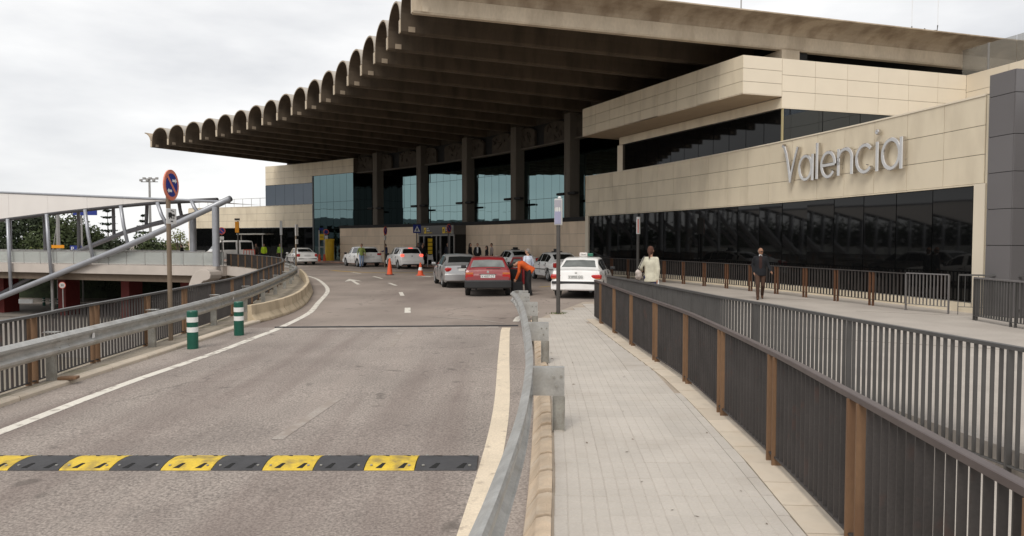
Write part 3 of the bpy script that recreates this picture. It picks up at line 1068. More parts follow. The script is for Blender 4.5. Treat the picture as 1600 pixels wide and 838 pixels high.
for yy in (16.2, 17.0, 17.8):
    k = min(range(len(PR)), key=lambda i: abs(PR[i].y - yy))
    MB().box((PR[k].x - 0.085, PR[k].y, 0.50), (0.012, 0.08, 0.06)).build('reflector', sign_white, gr)

# concrete barrier blocks at the start of the curve
BL = [(p[0] + 0.02, p[1]) for p in KL if 17 < p[1] < 44]
BL = [(-6.22, 16.85)] + BL
P = resample(BL, 0.1)
bprof = [(-0.24, 0.0), (0.0, 0.0), (-0.005, 0.07), (-0.11, 0.20), (-0.13, 0.44), (-0.24, 0.44)]
blen = 21
for n_, k in enumerate(range(0, len(P) - blen, blen)):
    rg = []
    for q in range(k, k + blen - 0 + 1, 7):
        p = P[min(q, len(P) - 1)]
        d = tangent(P, q)
        nn = Vector((d.y, -d.x, 0))
        sh = 0.018 if q == k else (-0.018 if q >= k + blen else 0)
        rg.append([(p.x + nn.x * a + d.x * sh, p.y + nn.y * a + d.y * sh, -0.022 + z) for a, z in bprof])
    o = MB().rings(rg).build('barrier_block', barrier_con, bevel=0.015)
    lab = ['first', 'second', 'third', 'fourth', 'fifth', 'sixth', 'seventh', 'eighth', 'ninth', 'tenth', 'eleventh', 'twelfth', 'thirteenth', 'fourteenth', 'fifteenth', 'sixteenth', 'seventeenth'][n_] + ' tan concrete barrier block counted from the near tip of the row'
    tag(o, lab, 'barrier block', 'concrete barrier blocks lining the bend')

# green delineator bollards beside the road
def bollard(x, y, z, label, h=0.72, r=0.10, name='bollard', group='green bollards with white bands', fill=True):
    t = thing(name, label, 'bollard', (x, y, z), 0, group)
    mb = MB()
    rg = []
    for rr, zz in ((r * 1.0, 0), (r * 0.98, h * 0.97), (r * 0.86, h)):
        rg.append([(rr * cos(2 * pi * i / 20), rr * sin(2 * pi * i / 20), zz) for i in range(20)])
    mb.rings(rg)
    mb.build('tube', green_plastic, t, world=False, smooth=False)
    for z0 in (0.70, 0.44):
        MB().cyl((0, 0), r * 1.015, h * z0, h * z0 + 0.095 * h / 0.72, 20).build('band', white_band, t, world=False)
    return t


bollard(-6.03, 13.10, rz_(13.1), 'green and white bollard standing nearer the camera by the left guard rail')
bollard(-5.83, 14.82, rz_(14.8), 'green and white bollard just in front of the first concrete block')
t = MB()
t.box((0, 0, 0.02), (0.25, 0.13, 0.04), 0.2)
tag(t.build('rusty_plate', rust_post, loc=(-6.42, 10.02, rz_(10) + 0.07), bevel=0.006), 'small rust brown steel plate lying on the left kerb', 'plate')
st = MB()
st.rings([[(-6.6 + 0.10 * cos(2 * pi * i / 14), 20.6 + yy, 0.14 + 0.10 * sin(2 * pi * i / 14)) for i in range(14)] for yy in (-0.12, 0.12)])
tag(st.build('fallen_bollard', green_plastic), 'dark green bollard stump lying behind the first barrier blocks', 'bollard')

# ------------------------------------------------------------------ terminal building
term = thing('terminal_building', 'curved airport terminal with cream panels, tall teal glass and the large metal city name', 'terminal building', (*A(RF, 9), 0))
tw = WL[term.name]


def arcwall(i0, i1, R0, R1, z0, z1, name, mat, parent=term, n=None):
    n = n or max(2, int(abs(i1 - i0) * 2) + 1)
    a = [A(R0, i0 + (i1 - i0) * k / (n - 1)) for k in range(n)]
    b = [A(R1, i0 + (i1 - i0) * k / (n - 1)) for k in range(n)]
    mb = MB()
    vs, fs = [], []
    for k in range(n):
        vs += [(*a[k], z0), (*a[k], z1), (*b[k], z1), (*b[k], z0)]
    for k in range(n - 1):
        q = 4 * k
        for j in range(4):
            fs.append((q + j, q + (j + 1) % 4, q + 4 + (j + 1) % 4, q + 4 + j))
    fs += [(0, 1, 2, 3), tuple(4 * (n - 1) + j for j in (3, 2, 1, 0))]
    mb.add(vs, fs)
    return mb.build(name, mat, parent)


pane_cache = {}


def panel_mesh(w, h, mat, t=0.035, nm='panel', bev=0.0):
    k = (round(w, 3), round(h, 3), mat.name, t, nm)
    if k not in pane_cache:
        pane_cache[k] = MB().box((0, t / 2, h / 2), (w, t, h)).mesh(nm, mat)
    return pane_cache[k]


def clad(parent, R, i0, i1, z0, z1, nc, nr, mat, name='panel', gap=0.016, t=0.035, wob=0.0, skip=None, cols=None):
    """thin flat pieces set edge to edge round an arc of radius R, with open joints"""
    edges = cols or [i0 + (i1 - i0) * k / nc for k in range(nc + 1)]
    hz = (z1 - z0) / nr
    for a, b in zip(edges, edges[1:]):
        c = (a + b) / 2
        w = abs(b - a) * abs(DL) * R - gap
        for r in range(nr):
            if skip and skip(c, r):
                continue
            x, y = A(R, c)
            o = put(panel_mesh(w, hz - gap, mat, t, name), name, parent, (x, y, z0 + r * hz + gap / 2), phi(c) + random.uniform(-wob, wob))
            if wob:
                o.rotation_euler.x = random.uniform(-wob, wob) * 0.6


# --- right wing, lower storey: black glass, cream fascia with the lettering
ZW, ZF = 3.53, 5.86
arcwall(13.30, 21.50, RF + 0.05, RF + 0.55, ZW, ZF - 0.01, 'fascia_backing', joint_dark)
fcols = [13.30] + [21.50 - 0.4555 * k for k in range(17, -1, -1)]
clad(term, RF, 13.3, 21.5, ZW, ZF, 0, 3, panel_cream, cols=fcols)
arcwall(13.30, 21.50, RF - 0.02, RF + 0.60, ZF, ZF + 0.05, 'coping', panel_lit)
arcwall(13.30, 21.40, RF - 0.015, RF + 0.3, ZW - 0.045, ZW - 0.002, 'window_head', panel_cream)
arcwall(13.42, 21.38, RF + 0.10, RF + 0.16, 0.28, ZW - 0.05, 'window_backing', frame_dark)
clad(term, RF + 0.05, 13.42, 21.38, 0.28, ZW - 0.05, 17, 1, black_glass, name='window', gap=0.03, t=0.02, wob=0.006)
arcwall(13.36, 21.50, RF - 0.01, RF + 0.5, -0.05, 0.26, 'plinth', panel_cream)
arcwall(21.40, 21.52, RF - 0.012, RF + 0.5, 0.265, ZW - 0.003, 'jamb', panel_lit)
arcwall(13.30, 13.40, RF - 0.012, RF + 0.5, -0.05, ZW - 0.003, 'jamb', panel_lit)
arcwall(21.503, 21.53, RF + 0.03, RF + 1.0, 0.0, ZF, 'return_panel', panel_cream)
arcwall(13.3, 21.5, RF + 0.56, RF + 12, ZF - 0.3, ZF - 0.05, 'terrace_roof', concrete)
# --- grey clad pillar at the right end
pl = MB()
arcwall(21.56, 21.80, RF - 0.02, RF + 2.4, 0.0, 6.33, 'pillar_core', frame_dark)
zz = [0.02, 0.92, 1.87, 2.82, 3.77, 4.72, 5.77, 6.36]
for a, b in zip(zz, zz[1:]):
    x, y = A(RF - 0.06, 21.68)
    put(panel_mesh(0.25 * abs(DL) * RF - 0.012, b - a - 0.016, grey_clad, 0.03, 'cladding_panel'), 'cladding_panel', term, (x, y, a), phi(21.68))
    for q in range(2):
        x, y = A(RF + 0.55 + q * 1.22, 21.814)
        put(panel_mesh(1.2, b - a - 0.016, grey_clad, 0.03, 'cladding_panel'), 'cladding_panel', term, (x, y, a), phi(21.814) + pi / 2)
arcwall(21.9, 26, RF + 2.3, RF + 2.6, 0, 6.0, 'window_backing', frame_dark)
clad(term, RF + 2.2, 21.86, 26, 0.1, 6.0, 8, 2, black_glass, name='window', gap=0.03, t=0.02)
# --- right wing, upper storey: window band, cantilevered box, panels facing the camera in a lit tone
ZB0, ZB1 = 7.82, 9.37


def rad_pt(i, R):
    return A(R, i)


def flat_face(p0, p1, z0, z1, nc, nr, mat, name='panel', gap=0.016, t=0.035, backing=True, out=0.0, wob=0.0, rows=None):
    """a plane face from p0 to p1 (left to right as seen from outside) covered in pieces"""
    p0, p1 = Vector((*p0, 0)), Vector((*p1, 0))
    d = p1 - p0
    L = d.length
    d.normalize()
    ang = atan2(d.y, d.x)
    hz = (z1 - z0) / nr
    for c in range(nc):
        q = p0 + d * (L * (c + 0.5) / nc)
        for r in range(nr):
            o = put(panel_mesh(L / nc - gap, hz - gap, mat, t, name), name, term, (q.x, q.y, z0 + r * hz + gap / 2), ang + random.uniform(-wob, wob))
    if backing:
        nn = Vector((-d.y, d.x, 0))
        c = (p0 + p1) / 2 + nn * (t + 0.06)
        MB().box((0, 0, (z1 - z0) / 2), (L - 0.02, 0.10, z1 - z0 + (0.06 if name == 'window' else -0.03))).build(name + '_backing', joint_dark if mat not in (black_glass, blue_glass, teal_glass) else frame_dark, term, loc=(c.x, c.y, z0 + (-0.004 if name == 'window' else 0.012)), rz=ang)
    return ang


IR = 18.3
bl, br = A(76.55, 14.12), A(77.15, IR)
flat_face(bl, br, ZB0, ZB1, 9, 3, panel_cream)
wl_, wr_ = A(78.45, 14.40), A(79.0, IR)
# box: roof, soffit and short return in the lit tone
MB().prism([bl, br, wr_, A(79.2, 14.12)][::-1], ZB0 + 0.005, ZB0 + 0.06).build('soffit', M('soffit_panel', (0.42, 0.325, 0.225), 0.7, var=0.04), term)
MB().prism([A(76.75, 14.14), A(77.35, IR - 0.05), A(90, IR - 0.05), A(90, 14.14)][::-1], ZB1 - 0.14, ZB1 - 0.05).build('upper_roof', concrete, term)
flat_face(br, wr_, ZB0, ZB1, 1, 3, panel_lit)
flat_face(A(79.3, 14.12), bl, ZB0, ZB1, 2, 3, panel_cream)
# window band under the box
flat_face(wl_, wr_, 7.37, ZB0 - 0.02, 9, 1, panel_cream)
aw = flat_face(A(78.55, 14.52), A(79.08, IR), ZF - 0.02, 7.34, 11, 1, black_glass, name='window', gap=0.03, t=0.02, wob=0.004)
flat_face(A(78.45, 14.34), A(78.46, 14.50), ZF - 0.02, 7.37, 1, 1, panel_lit, name='jamb')
# side facing the camera, its brighter light put into the panel colour
side_end = A(88.75, IR)
flat_face(wr_, side_end, 7.40, ZB1 + 0.0, 6, 3, panel_lit)
flat_face(A(79.1, IR), A(88.7, IR), ZF - 0.02, 7.36, 5, 1, blue_glass, name='window', gap=0.03, t=0.02, wob=0.004)
MB().prism([A(79.0, IR + 0.006), A(88.75, IR + 0.006), A(88.75, IR - 0.03), A(79.0, IR - 0.03)], 7.362, 7.398).build('window_head', panel_lit, term)
MB().prism([A(79.05, IR + 0.004), A(79.085, IR + 0.004), A(79.085, IR - 0.03), A(79.05, IR - 0.03)], ZF, 7.36).build('window_edge', sign_yellow if False else M('pale_yellow_edge', (0.42, 0.36, 0.20), 0.6, var=0.04), term)
# wall that turns towards the camera at the far right, with a glass balustrade on it
pr0, pr1 = A(88.75, IR), A(88.75, IR + 4.2)
flat_face(pr0, pr1, 5.5, ZB1, 7, 5, panel_lit)
for k in range(12):
    a, b = A(88.9, IR - 0.1 + k * 0.36), A(88.9, IR - 0.1 + (k + 1) * 0.36)
    c = ((a[0] + b[0]) / 2, (a[1] + b[1]) / 2)
    ang = atan2(b[1] - a[1], b[0] - a[0])
    L = hypot(b[0] - a[0], b[1] - a[1])
    MB().box((0, 0, 0.6), (L - 0.03, 0.02, 1.14)).build('balustrade_pane', roof_glass, term, loc=(c[0], c[1], ZB1 + 0.02), rz=ang)
    if k % 2 == 1:
        MB().box((0, 0, 0.60), (0.06, 0.06, 1.2)).build('balustrade_post', pole_light, term, loc=(a[0], a[1], ZB1), rz=ang)
a, b = A(82.0, IR - 0.12), A(88.9, IR - 0.12)
# --- centre: stone wall, black ledge, tall recessed teal glass, columns, frieze
clad(term, RF, 2.62, 6.78, 0.10, 3.21, 15, 4, stone_wall_mat, name='stone_slab', gap=0.012, t=0.04)
clad(term, RF, 8.42, 13.30, 0.10, 3.21, 17, 4, stone_wall_mat, name='stone_slab', gap=0.012, t=0.04)
arcwall(2.60, 6.78, RF + 0.06, RF + 0.6, 0.05, 3.20, 'wall_core', joint_dark)
arcwall(8.42, 13.30, RF + 0.06, RF + 0.6, 0.05, 3.20, 'wall_core', joint_dark)
arcwall(2.60, 13.30, RF - 0.06, RF + 3.0, 3.215, 3.47, 'ledge', frame_dark)
arcwall(3.3, 14.3, 81.42, 81.6, 3.47, 9.95, 'curtain_backing', frame_dark)
for c0 in range(5):
    i0 = 3.32 + (0 if c0 == 0 else 1.08 + 2.085 * (c0 - 1) + 0.0)
cw_cols = [3.32 + 0.2978 * k for k in range(37)]
ztr = [3.47, 5.1, 7.25, 9.95]
for a, b in zip(ztr, ztr[1:]):
    clad(term, 81.36, 0, 0, a, b, 0, 1, teal_glass, name='curtain_pane', gap=0.025, t=0.02, wob=0.0035, cols=cw_cols)
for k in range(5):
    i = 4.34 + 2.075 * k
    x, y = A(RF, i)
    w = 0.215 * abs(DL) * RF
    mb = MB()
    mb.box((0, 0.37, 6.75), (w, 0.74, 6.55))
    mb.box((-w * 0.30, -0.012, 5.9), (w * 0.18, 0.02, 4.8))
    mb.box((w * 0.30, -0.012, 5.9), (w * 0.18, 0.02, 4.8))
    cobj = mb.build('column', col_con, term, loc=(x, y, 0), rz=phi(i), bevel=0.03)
    for sg in (-1, 1):
        xx, yy = A(RF + (0.05 if sg > 0 else 0.02), i + sg * 0.20)
        MB().box((0, 0, 0), (0.80, 0.34, 0.16)).build('uplight', frame_dark, cobj, loc=(xx, yy, 4.98), rz=phi(i), bevel=0.04)
# frieze: two arched relief panels in each bay
random.seed(5)
for k in range(5):
    for h in range(2):
        c = 3.58 + 2.085 * k + 0.60 + (h * 0.92 - 0.46) * 1.0 - 0.12
        x, y = A(RF + 0.5, c)
        w = 0.80 * abs(DL) * RF
        pts = [(-w / 2, 0), (w / 2, 0), (w / 2, 1.05)] + [(w / 2 * cos(t * pi / 10), 1.05 + 0.33 * sin(t * pi / 10)) for t in range(1, 10)] + [(-w / 2, 1.05)]
        mb = MB()
        n = len(pts)
        mb.add([(a, 0, b) for a, b in pts] + [(a, 0.2, b) for a, b in pts], [list(range(n)), list(range(n, 2 * n))[::-1]] + [(i, n + i, n + (i + 1) % n, (i + 1) % n) for i in range(n)])
        for q in range(7):
            px, pz = random.uniform(-w * .4, w * .4), random.uniform(0.2, 1.1)
            mb.tube([(px, -0.02, pz), (px + random.uniform(-.25, .25), -0.05, pz + random.uniform(.1, .3)), (px + random.uniform(-.3, .3), -0.02, pz + random.uniform(-.1, .35))], 0.055, 6)
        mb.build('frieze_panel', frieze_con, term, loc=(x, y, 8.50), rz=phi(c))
arcwall(3.3, 14.3, RF + 0.35, RF + 0.8, 8.40, 8.49, 'frieze_sill', col_con)
arcwall(3.3, 14.3, RF + 0.75, RF + 0.9, 8.5, 9.95, 'frieze_backing', frame_dark)
random.seed(21)
# --- left block
arcwall(-4.75, 1.30, RF + 0.05, RF + 0.5, 3.40, 5.60, 'fascia_backing', joint_dark)
clad(term, RF, -4.75, 1.30, 3.40, 5.62, 13, 3, panel_cream)
arcwall(-4.75, 1.30, RF - 0.02, RF + 8, 5.62, 5.67, 'coping', panel_cream)
arcwall(-4.75, 1.30, RF + 0.10, RF + 0.2, 0.1, 3.38, 'window_backing', frame_dark)
clad(term, RF + 0.05, -4.55, 1.26, 0.12, 3.38, 14, 1, black_glass, name='window', gap=0.03, t=0.02, wob=0.005)
arcwall(-4.78, -4.56, RF - 0.01, RF + 8, 0.0, 3.395, 'jamb', panel_lit)
arcwall(-4.80, -4.755, RF + 0.02, RF + 8, 3.396, 5.615, 'return_panel', panel_cream)
arcwall(-1.0, 1.28, RF + 0.07, RF + 0.2, 5.68, 7.80, 'window_backing', frame_dark)
clad(term, RF + 0.02, -1.0, 1.28, 5.68, 7.80, 5, 1, blue_glass, name='window', gap=0.025, t=0.02, wob=0.004)
arcwall(-1.02, 1.30, RF + 0.05, RF + 6, 7.81, 9.78, 'fascia_backing', joint_dark)
clad(term, RF, -1.02, 1.30, 7.81, 9.80, 5, 3, panel_cream)
arcwall(-1.03, -1.0, RF + 0.02, RF + 6, 5.68, 7.80, 'return_panel', blue_glass)
arcwall(1.30, 3.30, RF + 0.05, RF + 3.2, 8.47, 9.78, 'fascia_backing', joint_dark)
clad(term, RF, 1.30, 3.30, 8.45, 9.80, 4, 2, panel_cream)
arcwall(1.30, 3.28, RF + 0.07, RF + 0.2, 0.1, 8.44, 'curtain_backing', frame_dark)
for a, b in ((0.12, 3.2), (3.2, 5.8), (5.8, 8.44)):
    clad(term, RF + 0.02, 1.34, 3.28, a, b, 6, 1, bay_glass, name='curtain_pane', gap=0.025, t=0.02, wob=0.003)
arcwall(1.28, 1.345, RF - 0.02, RF + 0.3, 0.1, 8.46, 'corner_frame', M('corner_frame_grey', (0.06, 0.065, 0.065), 0.5, var=0.05))
# return of the glass bay towards the recess
pa, pb = A(RF + 0.06, 3.29), A(81.4, 3.29)
flat_face(pa, pb, 3.48, 8.44, 4, 2, black_glass, name='window', gap=0.025, t=0.02, wob=0.004)
flat_face(pa, pb, 8.46, 9.80, 2, 2, panel_cream)
# railing on the left roof
rr = MB()
for k in range(9):
    x, y = A(RF + 1.0, -4.6 + k * 0.42)
    rr.cyl((x, y), 0.025, 5.66, 6.6, 6)
rr.tube([(*A(RF + 1.0, -4.6 + k * 0.42), 6.6) for k in range(9)], 0.025, 6)
rr.build('roof_rail', pole_light, term)
# sliding door porch in the left block
x, y = A(RF - 0.9, -1.35)
pd = MB()
pd.box((0, 0.45, 2.72), (4.2, 1.5, 0.14))
pd.box((-1.6, -0.1, 1.38), (0.08, 0.08, 2.55))
pd.box((1.6, -0.1, 1.38), (0.08, 0.08, 2.55))
pd.build('porch', galv_dull, term, loc=(x, y, 0), rz=phi(-1.35))
# --- entrance portal with illuminated-style sign band
xe, ye = A(RF - 1.2, 7.74)
pe = phi(7.74)


def ent(px, py):
    return (xe + px * cos(pe) - py * sin(pe), ye + px * sin(pe) + py * cos(pe))


W2 = 2.50
mb = MB()
mb.box((0, 0.62, 2.86), (2 * W2, 1.25, 0.72))
portal = mb.build('entrance_sign_band', M('portal_grey', (0.105, 0.10, 0.095), 0.5, metal=0.2, var=0.05), term, loc=(xe, ye, 0), rz=pe)
mb = MB()
for px in (-2.45, -1.72, -0.60, 0.08, 0.62, 1.85, 2.45):
    mb.box((px, 0.08, 1.29), (0.10, 0.12, 2.38))
mb.box((0, 0.08, 2.44), (5.0, 0.14, 0.10))
mb.build('door_frame', M('door_frame_grey', (0.24, 0.23, 0.22), 0.45, metal=0.4, var=0.05), term, loc=(xe, ye, 0), rz=pe)
for px, w in ((-2.08, 0.6), (-0.26, 0.56), (0.35, 0.44), (2.15, 0.5)):
    cx, cy = ent(px, 0.10)
    MB().box((0, 0, 1.29), (w, 0.02, 2.3)).build('door_leaf', black_glass, term, loc=(cx, cy, 0), rz=pe)
mb = MB()
mb.box((0, 1.9, 1.3), (5.0, 0.05, 2.4))
mb.box((-2.48, 1.0, 1.3), (0.05, 1.8, 2.4))
mb.box((2.48, 1.0, 1.3), (0.05, 1.8, 2.4))
mb.build('lobby_wall', interior_dark, term, loc=(xe, ye, 0), rz=pe)
mb = MB()
mb.box((2.22, -0.02, 2.86), (0.10, 0.02, 0.64))
mb.box((2.40, -0.02, 2.86), (0.08, 0.02, 0.64))
mb.build('sign_trim', galv_dull, term, loc=(xe, ye, 0), rz=pe)
for px, l1 in ((-1.45, 'Hall'), (1.15, 'Sala')):
    cx, cy = ent(px, -0.015)
    MB().box((0, 0, 0.23), (0.30, 0.02, 0.46)).build('pictogram_panel', sign_yellow, portal, loc=(cx, cy, 2.60), rz=pe, bevel=0.0)
    ax, ay = ent(px, -0.03)
    MB().add([(-0.07, 0, 0.10), (0.0, 0, 0.10), (0.02, 0, 0.22), (0.09, 0, 0.32), (0.04, 0, 0.37), (-0.03, 0, 0.30), (-0.09, 0, 0.32)], [list(range(7))]).build('pictogram', ink, portal, loc=(ax, ay, 2.60), rz=pe)
    for q, (s_, mt) in enumerate(((l1, sign_white), ('Salidas', sign_white), ('Departures', sign_yellow))):
        tx, ty = ent(px + 0.22, -0.012)
        text(s_, 0.17, mt, 'lettering', portal, (tx, ty, 2.95 - 0.17 * q), pe, world=True)

# --- VALENCIA lettering: brushed strokes built as rounded bars
LTR = []


def stroke(pts, w=0.135, dep=0.13, closed=False):
    mb = MB()
    n = len(pts)
    rg = []
    for k, (a, b) in enumerate(pts):
        p0 = pts[(k - 1) % n] if closed else pts[max(k - 1, 0)]
        p1 = pts[(k + 1) % n] if closed else pts[min(k + 1, n - 1)]
        d = Vector((p1[0] - p0[0], p1[1] - p0[1]))
        d.normalize()
        nx_, nz_ = -d.y, d.x
        c = 0.02
        h = w / 2
        rg.append([(a + nx_ * u, v, b + nz_ * u) for u, v in ((-h, 0), (-h, -dep + c), (-h + c, -dep), (h - c, -dep), (h, -dep + c), (h, 0))])
    if closed:
        rg.append(rg[0])
        mb.rings(rg, True, False)
    else:
        mb.rings(rg)
    return mb


def circ(cx, cz, rx, rz2, a0=0, a1=360, n=28):
    return [(cx + rx * cos(rad(a0 + (a1 - a0) * k / n)), cz + rz2 * sin(rad(a0 + (a1 - a0) * k / n))) for k in range(n + (0 if abs(a1 - a0) == 360 else 1))]


def merge(*ms):
    o = MB()
    for m in ms:
        o.add(m.v, m.f)
    return o


S0 = 57.16
letters = [
    ('V', merge(stroke([(0.02, 5.68), (0.13, 5.60), (0.24, 5.36), (0.34, 5.02), (0.42, 4.68), (0.50, 4.24)]), stroke([(0.92, 5.52), (0.80, 5.24), (0.66, 4.86), (0.55, 4.50), (0.49, 4.22)]))),
    ('a', merge(stroke(circ(1.36, 4.69, 0.34, 0.43), closed=True), stroke([(1.74, 5.16), (1.74, 4.20)]))),
    ('l', stroke([(1.98, 5.52), (1.98, 4.22)])),
    ('e', merge(stroke(circ(2.57, 4.68, 0.34, 0.43, 0, 325)), stroke([(2.25, 4.66), (2.93, 4.68)]))),
    ('n', merge(stroke([(3.09, 4.24), (3.09, 4.70)] + circ(3.42, 4.78, 0.33, 0.34, 170, 10, 14) + [(3.74, 4.70), (3.74, 4.24)]), stroke([(3.09, 4.6), (3.09, 5.16)]))),
    ('c', stroke(circ(4.34, 4.69, 0.37, 0.44, 42, 318))),
    ('i', merge(stroke([(4.90, 5.16), (4.90, 4.22)]), stroke(circ(4.86, 5.48, 0.045, 0.045, 0, 360, 14), 0.09, 0.11, True))),
    ('a', merge(stroke(circ(5.50, 4.70, 0.36, 0.45), closed=True), stroke([(5.92, 5.18), (5.92, 4.20)])))]
for ch, mb in letters:
    vs = []
    for (sx, dp, z) in mb.v:
        t = (S0 + sx) / 78.3 / abs(DL)
        x, y = A(RF - 0.07 + dp, t)
        vs.append((x, y, z))
    m2 = MB()
    m2.add(vs, mb.f)
    m2.build('letter', chrome, term, smooth=False)
# small brackets are hidden behind the letters; a thin stand-off keeps them on the fascia
for sx in (0.5, 1.74, 1.98, 2.57, 3.09, 3.74, 4.3, 4.9, 5.92):
    t = (S0 + sx) / 78.3 / abs(DL)
    x, y = A(RF - 0.035, t)
    MB().box((0, 0, 4.5), (0.03, 0.08, 0.03)).build('standoff', galv_dull, term, loc=(x, y, 0), rz=phi(t))

# ------------------------------------------------------------------ the vaulted concrete roof
roof = thing('vaulted_roof', 'big scalloped concrete roof of parallel barrel vaults cantilevered over the forecourt', 'roof', (*A(75, 9), 10))
ZBM, ZSP, ZCR, TK = 9.97, 10.50, 11.47, 0.07
RO = 97.0
NR = 8


def sweep(profile, i_mid=None, Rs=None):
    """profile: list of (idx, z) -> rings along the radius"""
    Rs = Rs or [RE + (RO - RE) * k / NR for k in range(NR + 1)]
    return [[(*A(R, i), z) for i, z in profile] for R in Rs]


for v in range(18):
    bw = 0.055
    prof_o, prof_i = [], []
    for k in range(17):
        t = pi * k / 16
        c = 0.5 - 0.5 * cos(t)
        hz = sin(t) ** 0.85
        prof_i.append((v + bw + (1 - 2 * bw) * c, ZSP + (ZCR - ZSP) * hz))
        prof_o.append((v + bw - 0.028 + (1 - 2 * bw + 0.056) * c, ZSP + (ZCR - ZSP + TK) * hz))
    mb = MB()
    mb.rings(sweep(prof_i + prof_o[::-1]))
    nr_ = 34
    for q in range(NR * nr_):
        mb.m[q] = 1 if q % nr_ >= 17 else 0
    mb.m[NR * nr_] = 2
    mb.build('vault', [roof_shade_con, roof_top, rim_con], roof)
RsB = [RE + (RO - RE) * k / 4 for k in range(5)]
for b in range(19):
    mb = MB()
    rg = []
    for R in RsB:
        t = th(b)
        er, et = Vector((cos(t), sin(t), 0)), Vector((sin(t), -cos(t), 0))
        w = 0.055 * abs(DL) * R
        c = Vector((CX, CY, 0)) + er * R
        rg.append([tuple(c + et * (sx * w) + Vector((0, 0, z))) for sx, z in ((-0.72, ZBM), (0.72, ZBM), (1, ZBM + 0.08), (1, ZSP + 0.05), (-1, ZSP + 0.05), (-1, ZBM + 0.08))])
    mb.rings(rg)
    bm = mb.build('beam', beam_con if b == 18 else roof_shade_con, roof)  # inner beams take the concrete darkened for shade, the end beam does not
    # pale nosing block and a small recessed bearing on the end of each rib
    x, y = A(RE - 0.012, b)
    MB().box((0, 0, 0.255), (0.215, 0.06, 0.50)).build('end_block', beam_con, bm, loc=(x, y, ZBM + 0.015), rz=phi(b), bevel=0.012)
    x, y = A(RE + 0.42, b + 0.062)
    MB().box((0, 0, 0), (0.04, 0.26, 0.20)).build('bearing_pad', beam_con if b == 18 else rim_con, bm, loc=(x, y, ZBM + 0.16), rz=phi(b))
# half shells that flare outward at both ends
for name, s, ib in (('edge_shell', 1, 18), ('edge_shell', -1, 0)):
    sec = [(0.055, 10.555), (0.075, 10.66), (0.12, 10.79), (0.19, 10.90), (0.28, 10.985), (0.38, 11.03)]
    top = [(0.375, 11.085), (0.27, 11.05), (0.17, 10.97), (0.09, 10.86), (0.03, 10.70), (0.0, 10.555)]
    if s < 0:
        sec = [(a, 10.5 + (z - 10.555) * 1.5) for a, z in sec]
        top = [(a, 10.5 + (z - 10.555) * 1.5) for a, z in top]
    MB().rings(sweep([(ib + s * a, z) for a, z in sec + top])).build(name, flare_con, roof)
# back wall and piers that carry the roof behind the facade
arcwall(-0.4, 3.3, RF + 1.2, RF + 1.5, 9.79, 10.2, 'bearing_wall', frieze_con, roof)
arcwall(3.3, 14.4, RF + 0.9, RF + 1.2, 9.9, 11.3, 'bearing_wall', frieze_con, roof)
arcwall(14.4, 18.0, 80.6, 81.0, 9.3, 11.3, 'bearing_wall', frame_dark, roof)
for R0, R1 in ((79.55, 80.45),):
    MB().prism([A(R0, 18.06), A(R1, 18.06), A(R1, 17.6), A(R0, 17.6)], 9.2, ZBM - 0.002).build('pier', beam_con, roof)
MB().prism([A(80.46, 17.55), A(97, 17.55), A(97, 17.3), A(80.46, 17.3)], 9.2, 10.6).build('shadow_wall', frame_dark, roof)  # black wall added to fill the gap under the beam with shade

# ------------------------------------------------------------------ left: footbridge, canopy truss, red pillars
ba, bb = Vector((-22.8, 54.82, 0)), Vector((-62.0, 68.46, 0))
bd = (bb - ba).normalized()
bn = Vector((bd.y, -bd.x, 0))
if bn.y < 0:
    bn = -bn         # away from the camera
bz = atan2(bd.y, bd.x)
bridge = thing('footbridge', 'concrete footbridge with a pale edge and frosted glass balustrade leading off to the left', 'footbridge', ((ba.x + bb.x) / 2, (ba.y + bb.y) / 2, 0))


def bpt(s, n=0.0):
    p = ba + bd * s + bn * n
    return (p.x, p.y)


LB = (bb - ba).length
MB().prism([bpt(0, 0), bpt(LB, 0), bpt(LB, 7), bpt(0, 7)], -0.78, -0.02).build('deck', bridge_con, bridge)
MB().prism([bpt(0, 0.35), bpt(LB, 0.35), bpt(LB, 6.6), bpt(0, 6.6)], -1.38, -0.79).build('girder', bridge_brown, bridge)
k = 0.0
while k < LB - 2:
    c = ba + bd * (k + 1.0) + bn * 0.12
    MB().box((0, 0, 0.55), (1.96, 0.02, 1.0)).build('balustrade_pane', rail_glass, bridge, loc=(c.x, c.y, 0.02), rz=bz)
    c = ba + bd * k + bn * 0.12
    MB().box((0, 0, 0.54), (0.04, 0.05, 1.08)).build('balustrade_post', pole_light, bridge, loc=(c.x, c.y, 0.0), rz=bz)
    c = ba + bd * (k + 1.0) + bn * 6.8
    if k >= 8:
      MB().box((0, 0, 0.55), (1.96, 0.02, 1.0)).build('balustrade_pane', rail_glass, bridge, loc=(c.x, c.y, 0.02), rz=bz)
    k += 2.0
for n_ in (0.12, 6.8):
    MB().tube([(*bpt(0 if n_ < 1 else 8, n_), 1.10), (*bpt(LB, n_), 1.10)], 0.035, 8).build('handrail', pole_light, bridge)
for s in (7.2, 14.0, 21.8, 30):
    c = ba + bd * s + bn * 4.2
    MB().box((0, 0, -3.2), (0.85, 1.7, 3.6)).build('pillar', red_pillar, bridge, loc=(c.x, c.y, 0), rz=bz + rad(8), bevel=0.03)
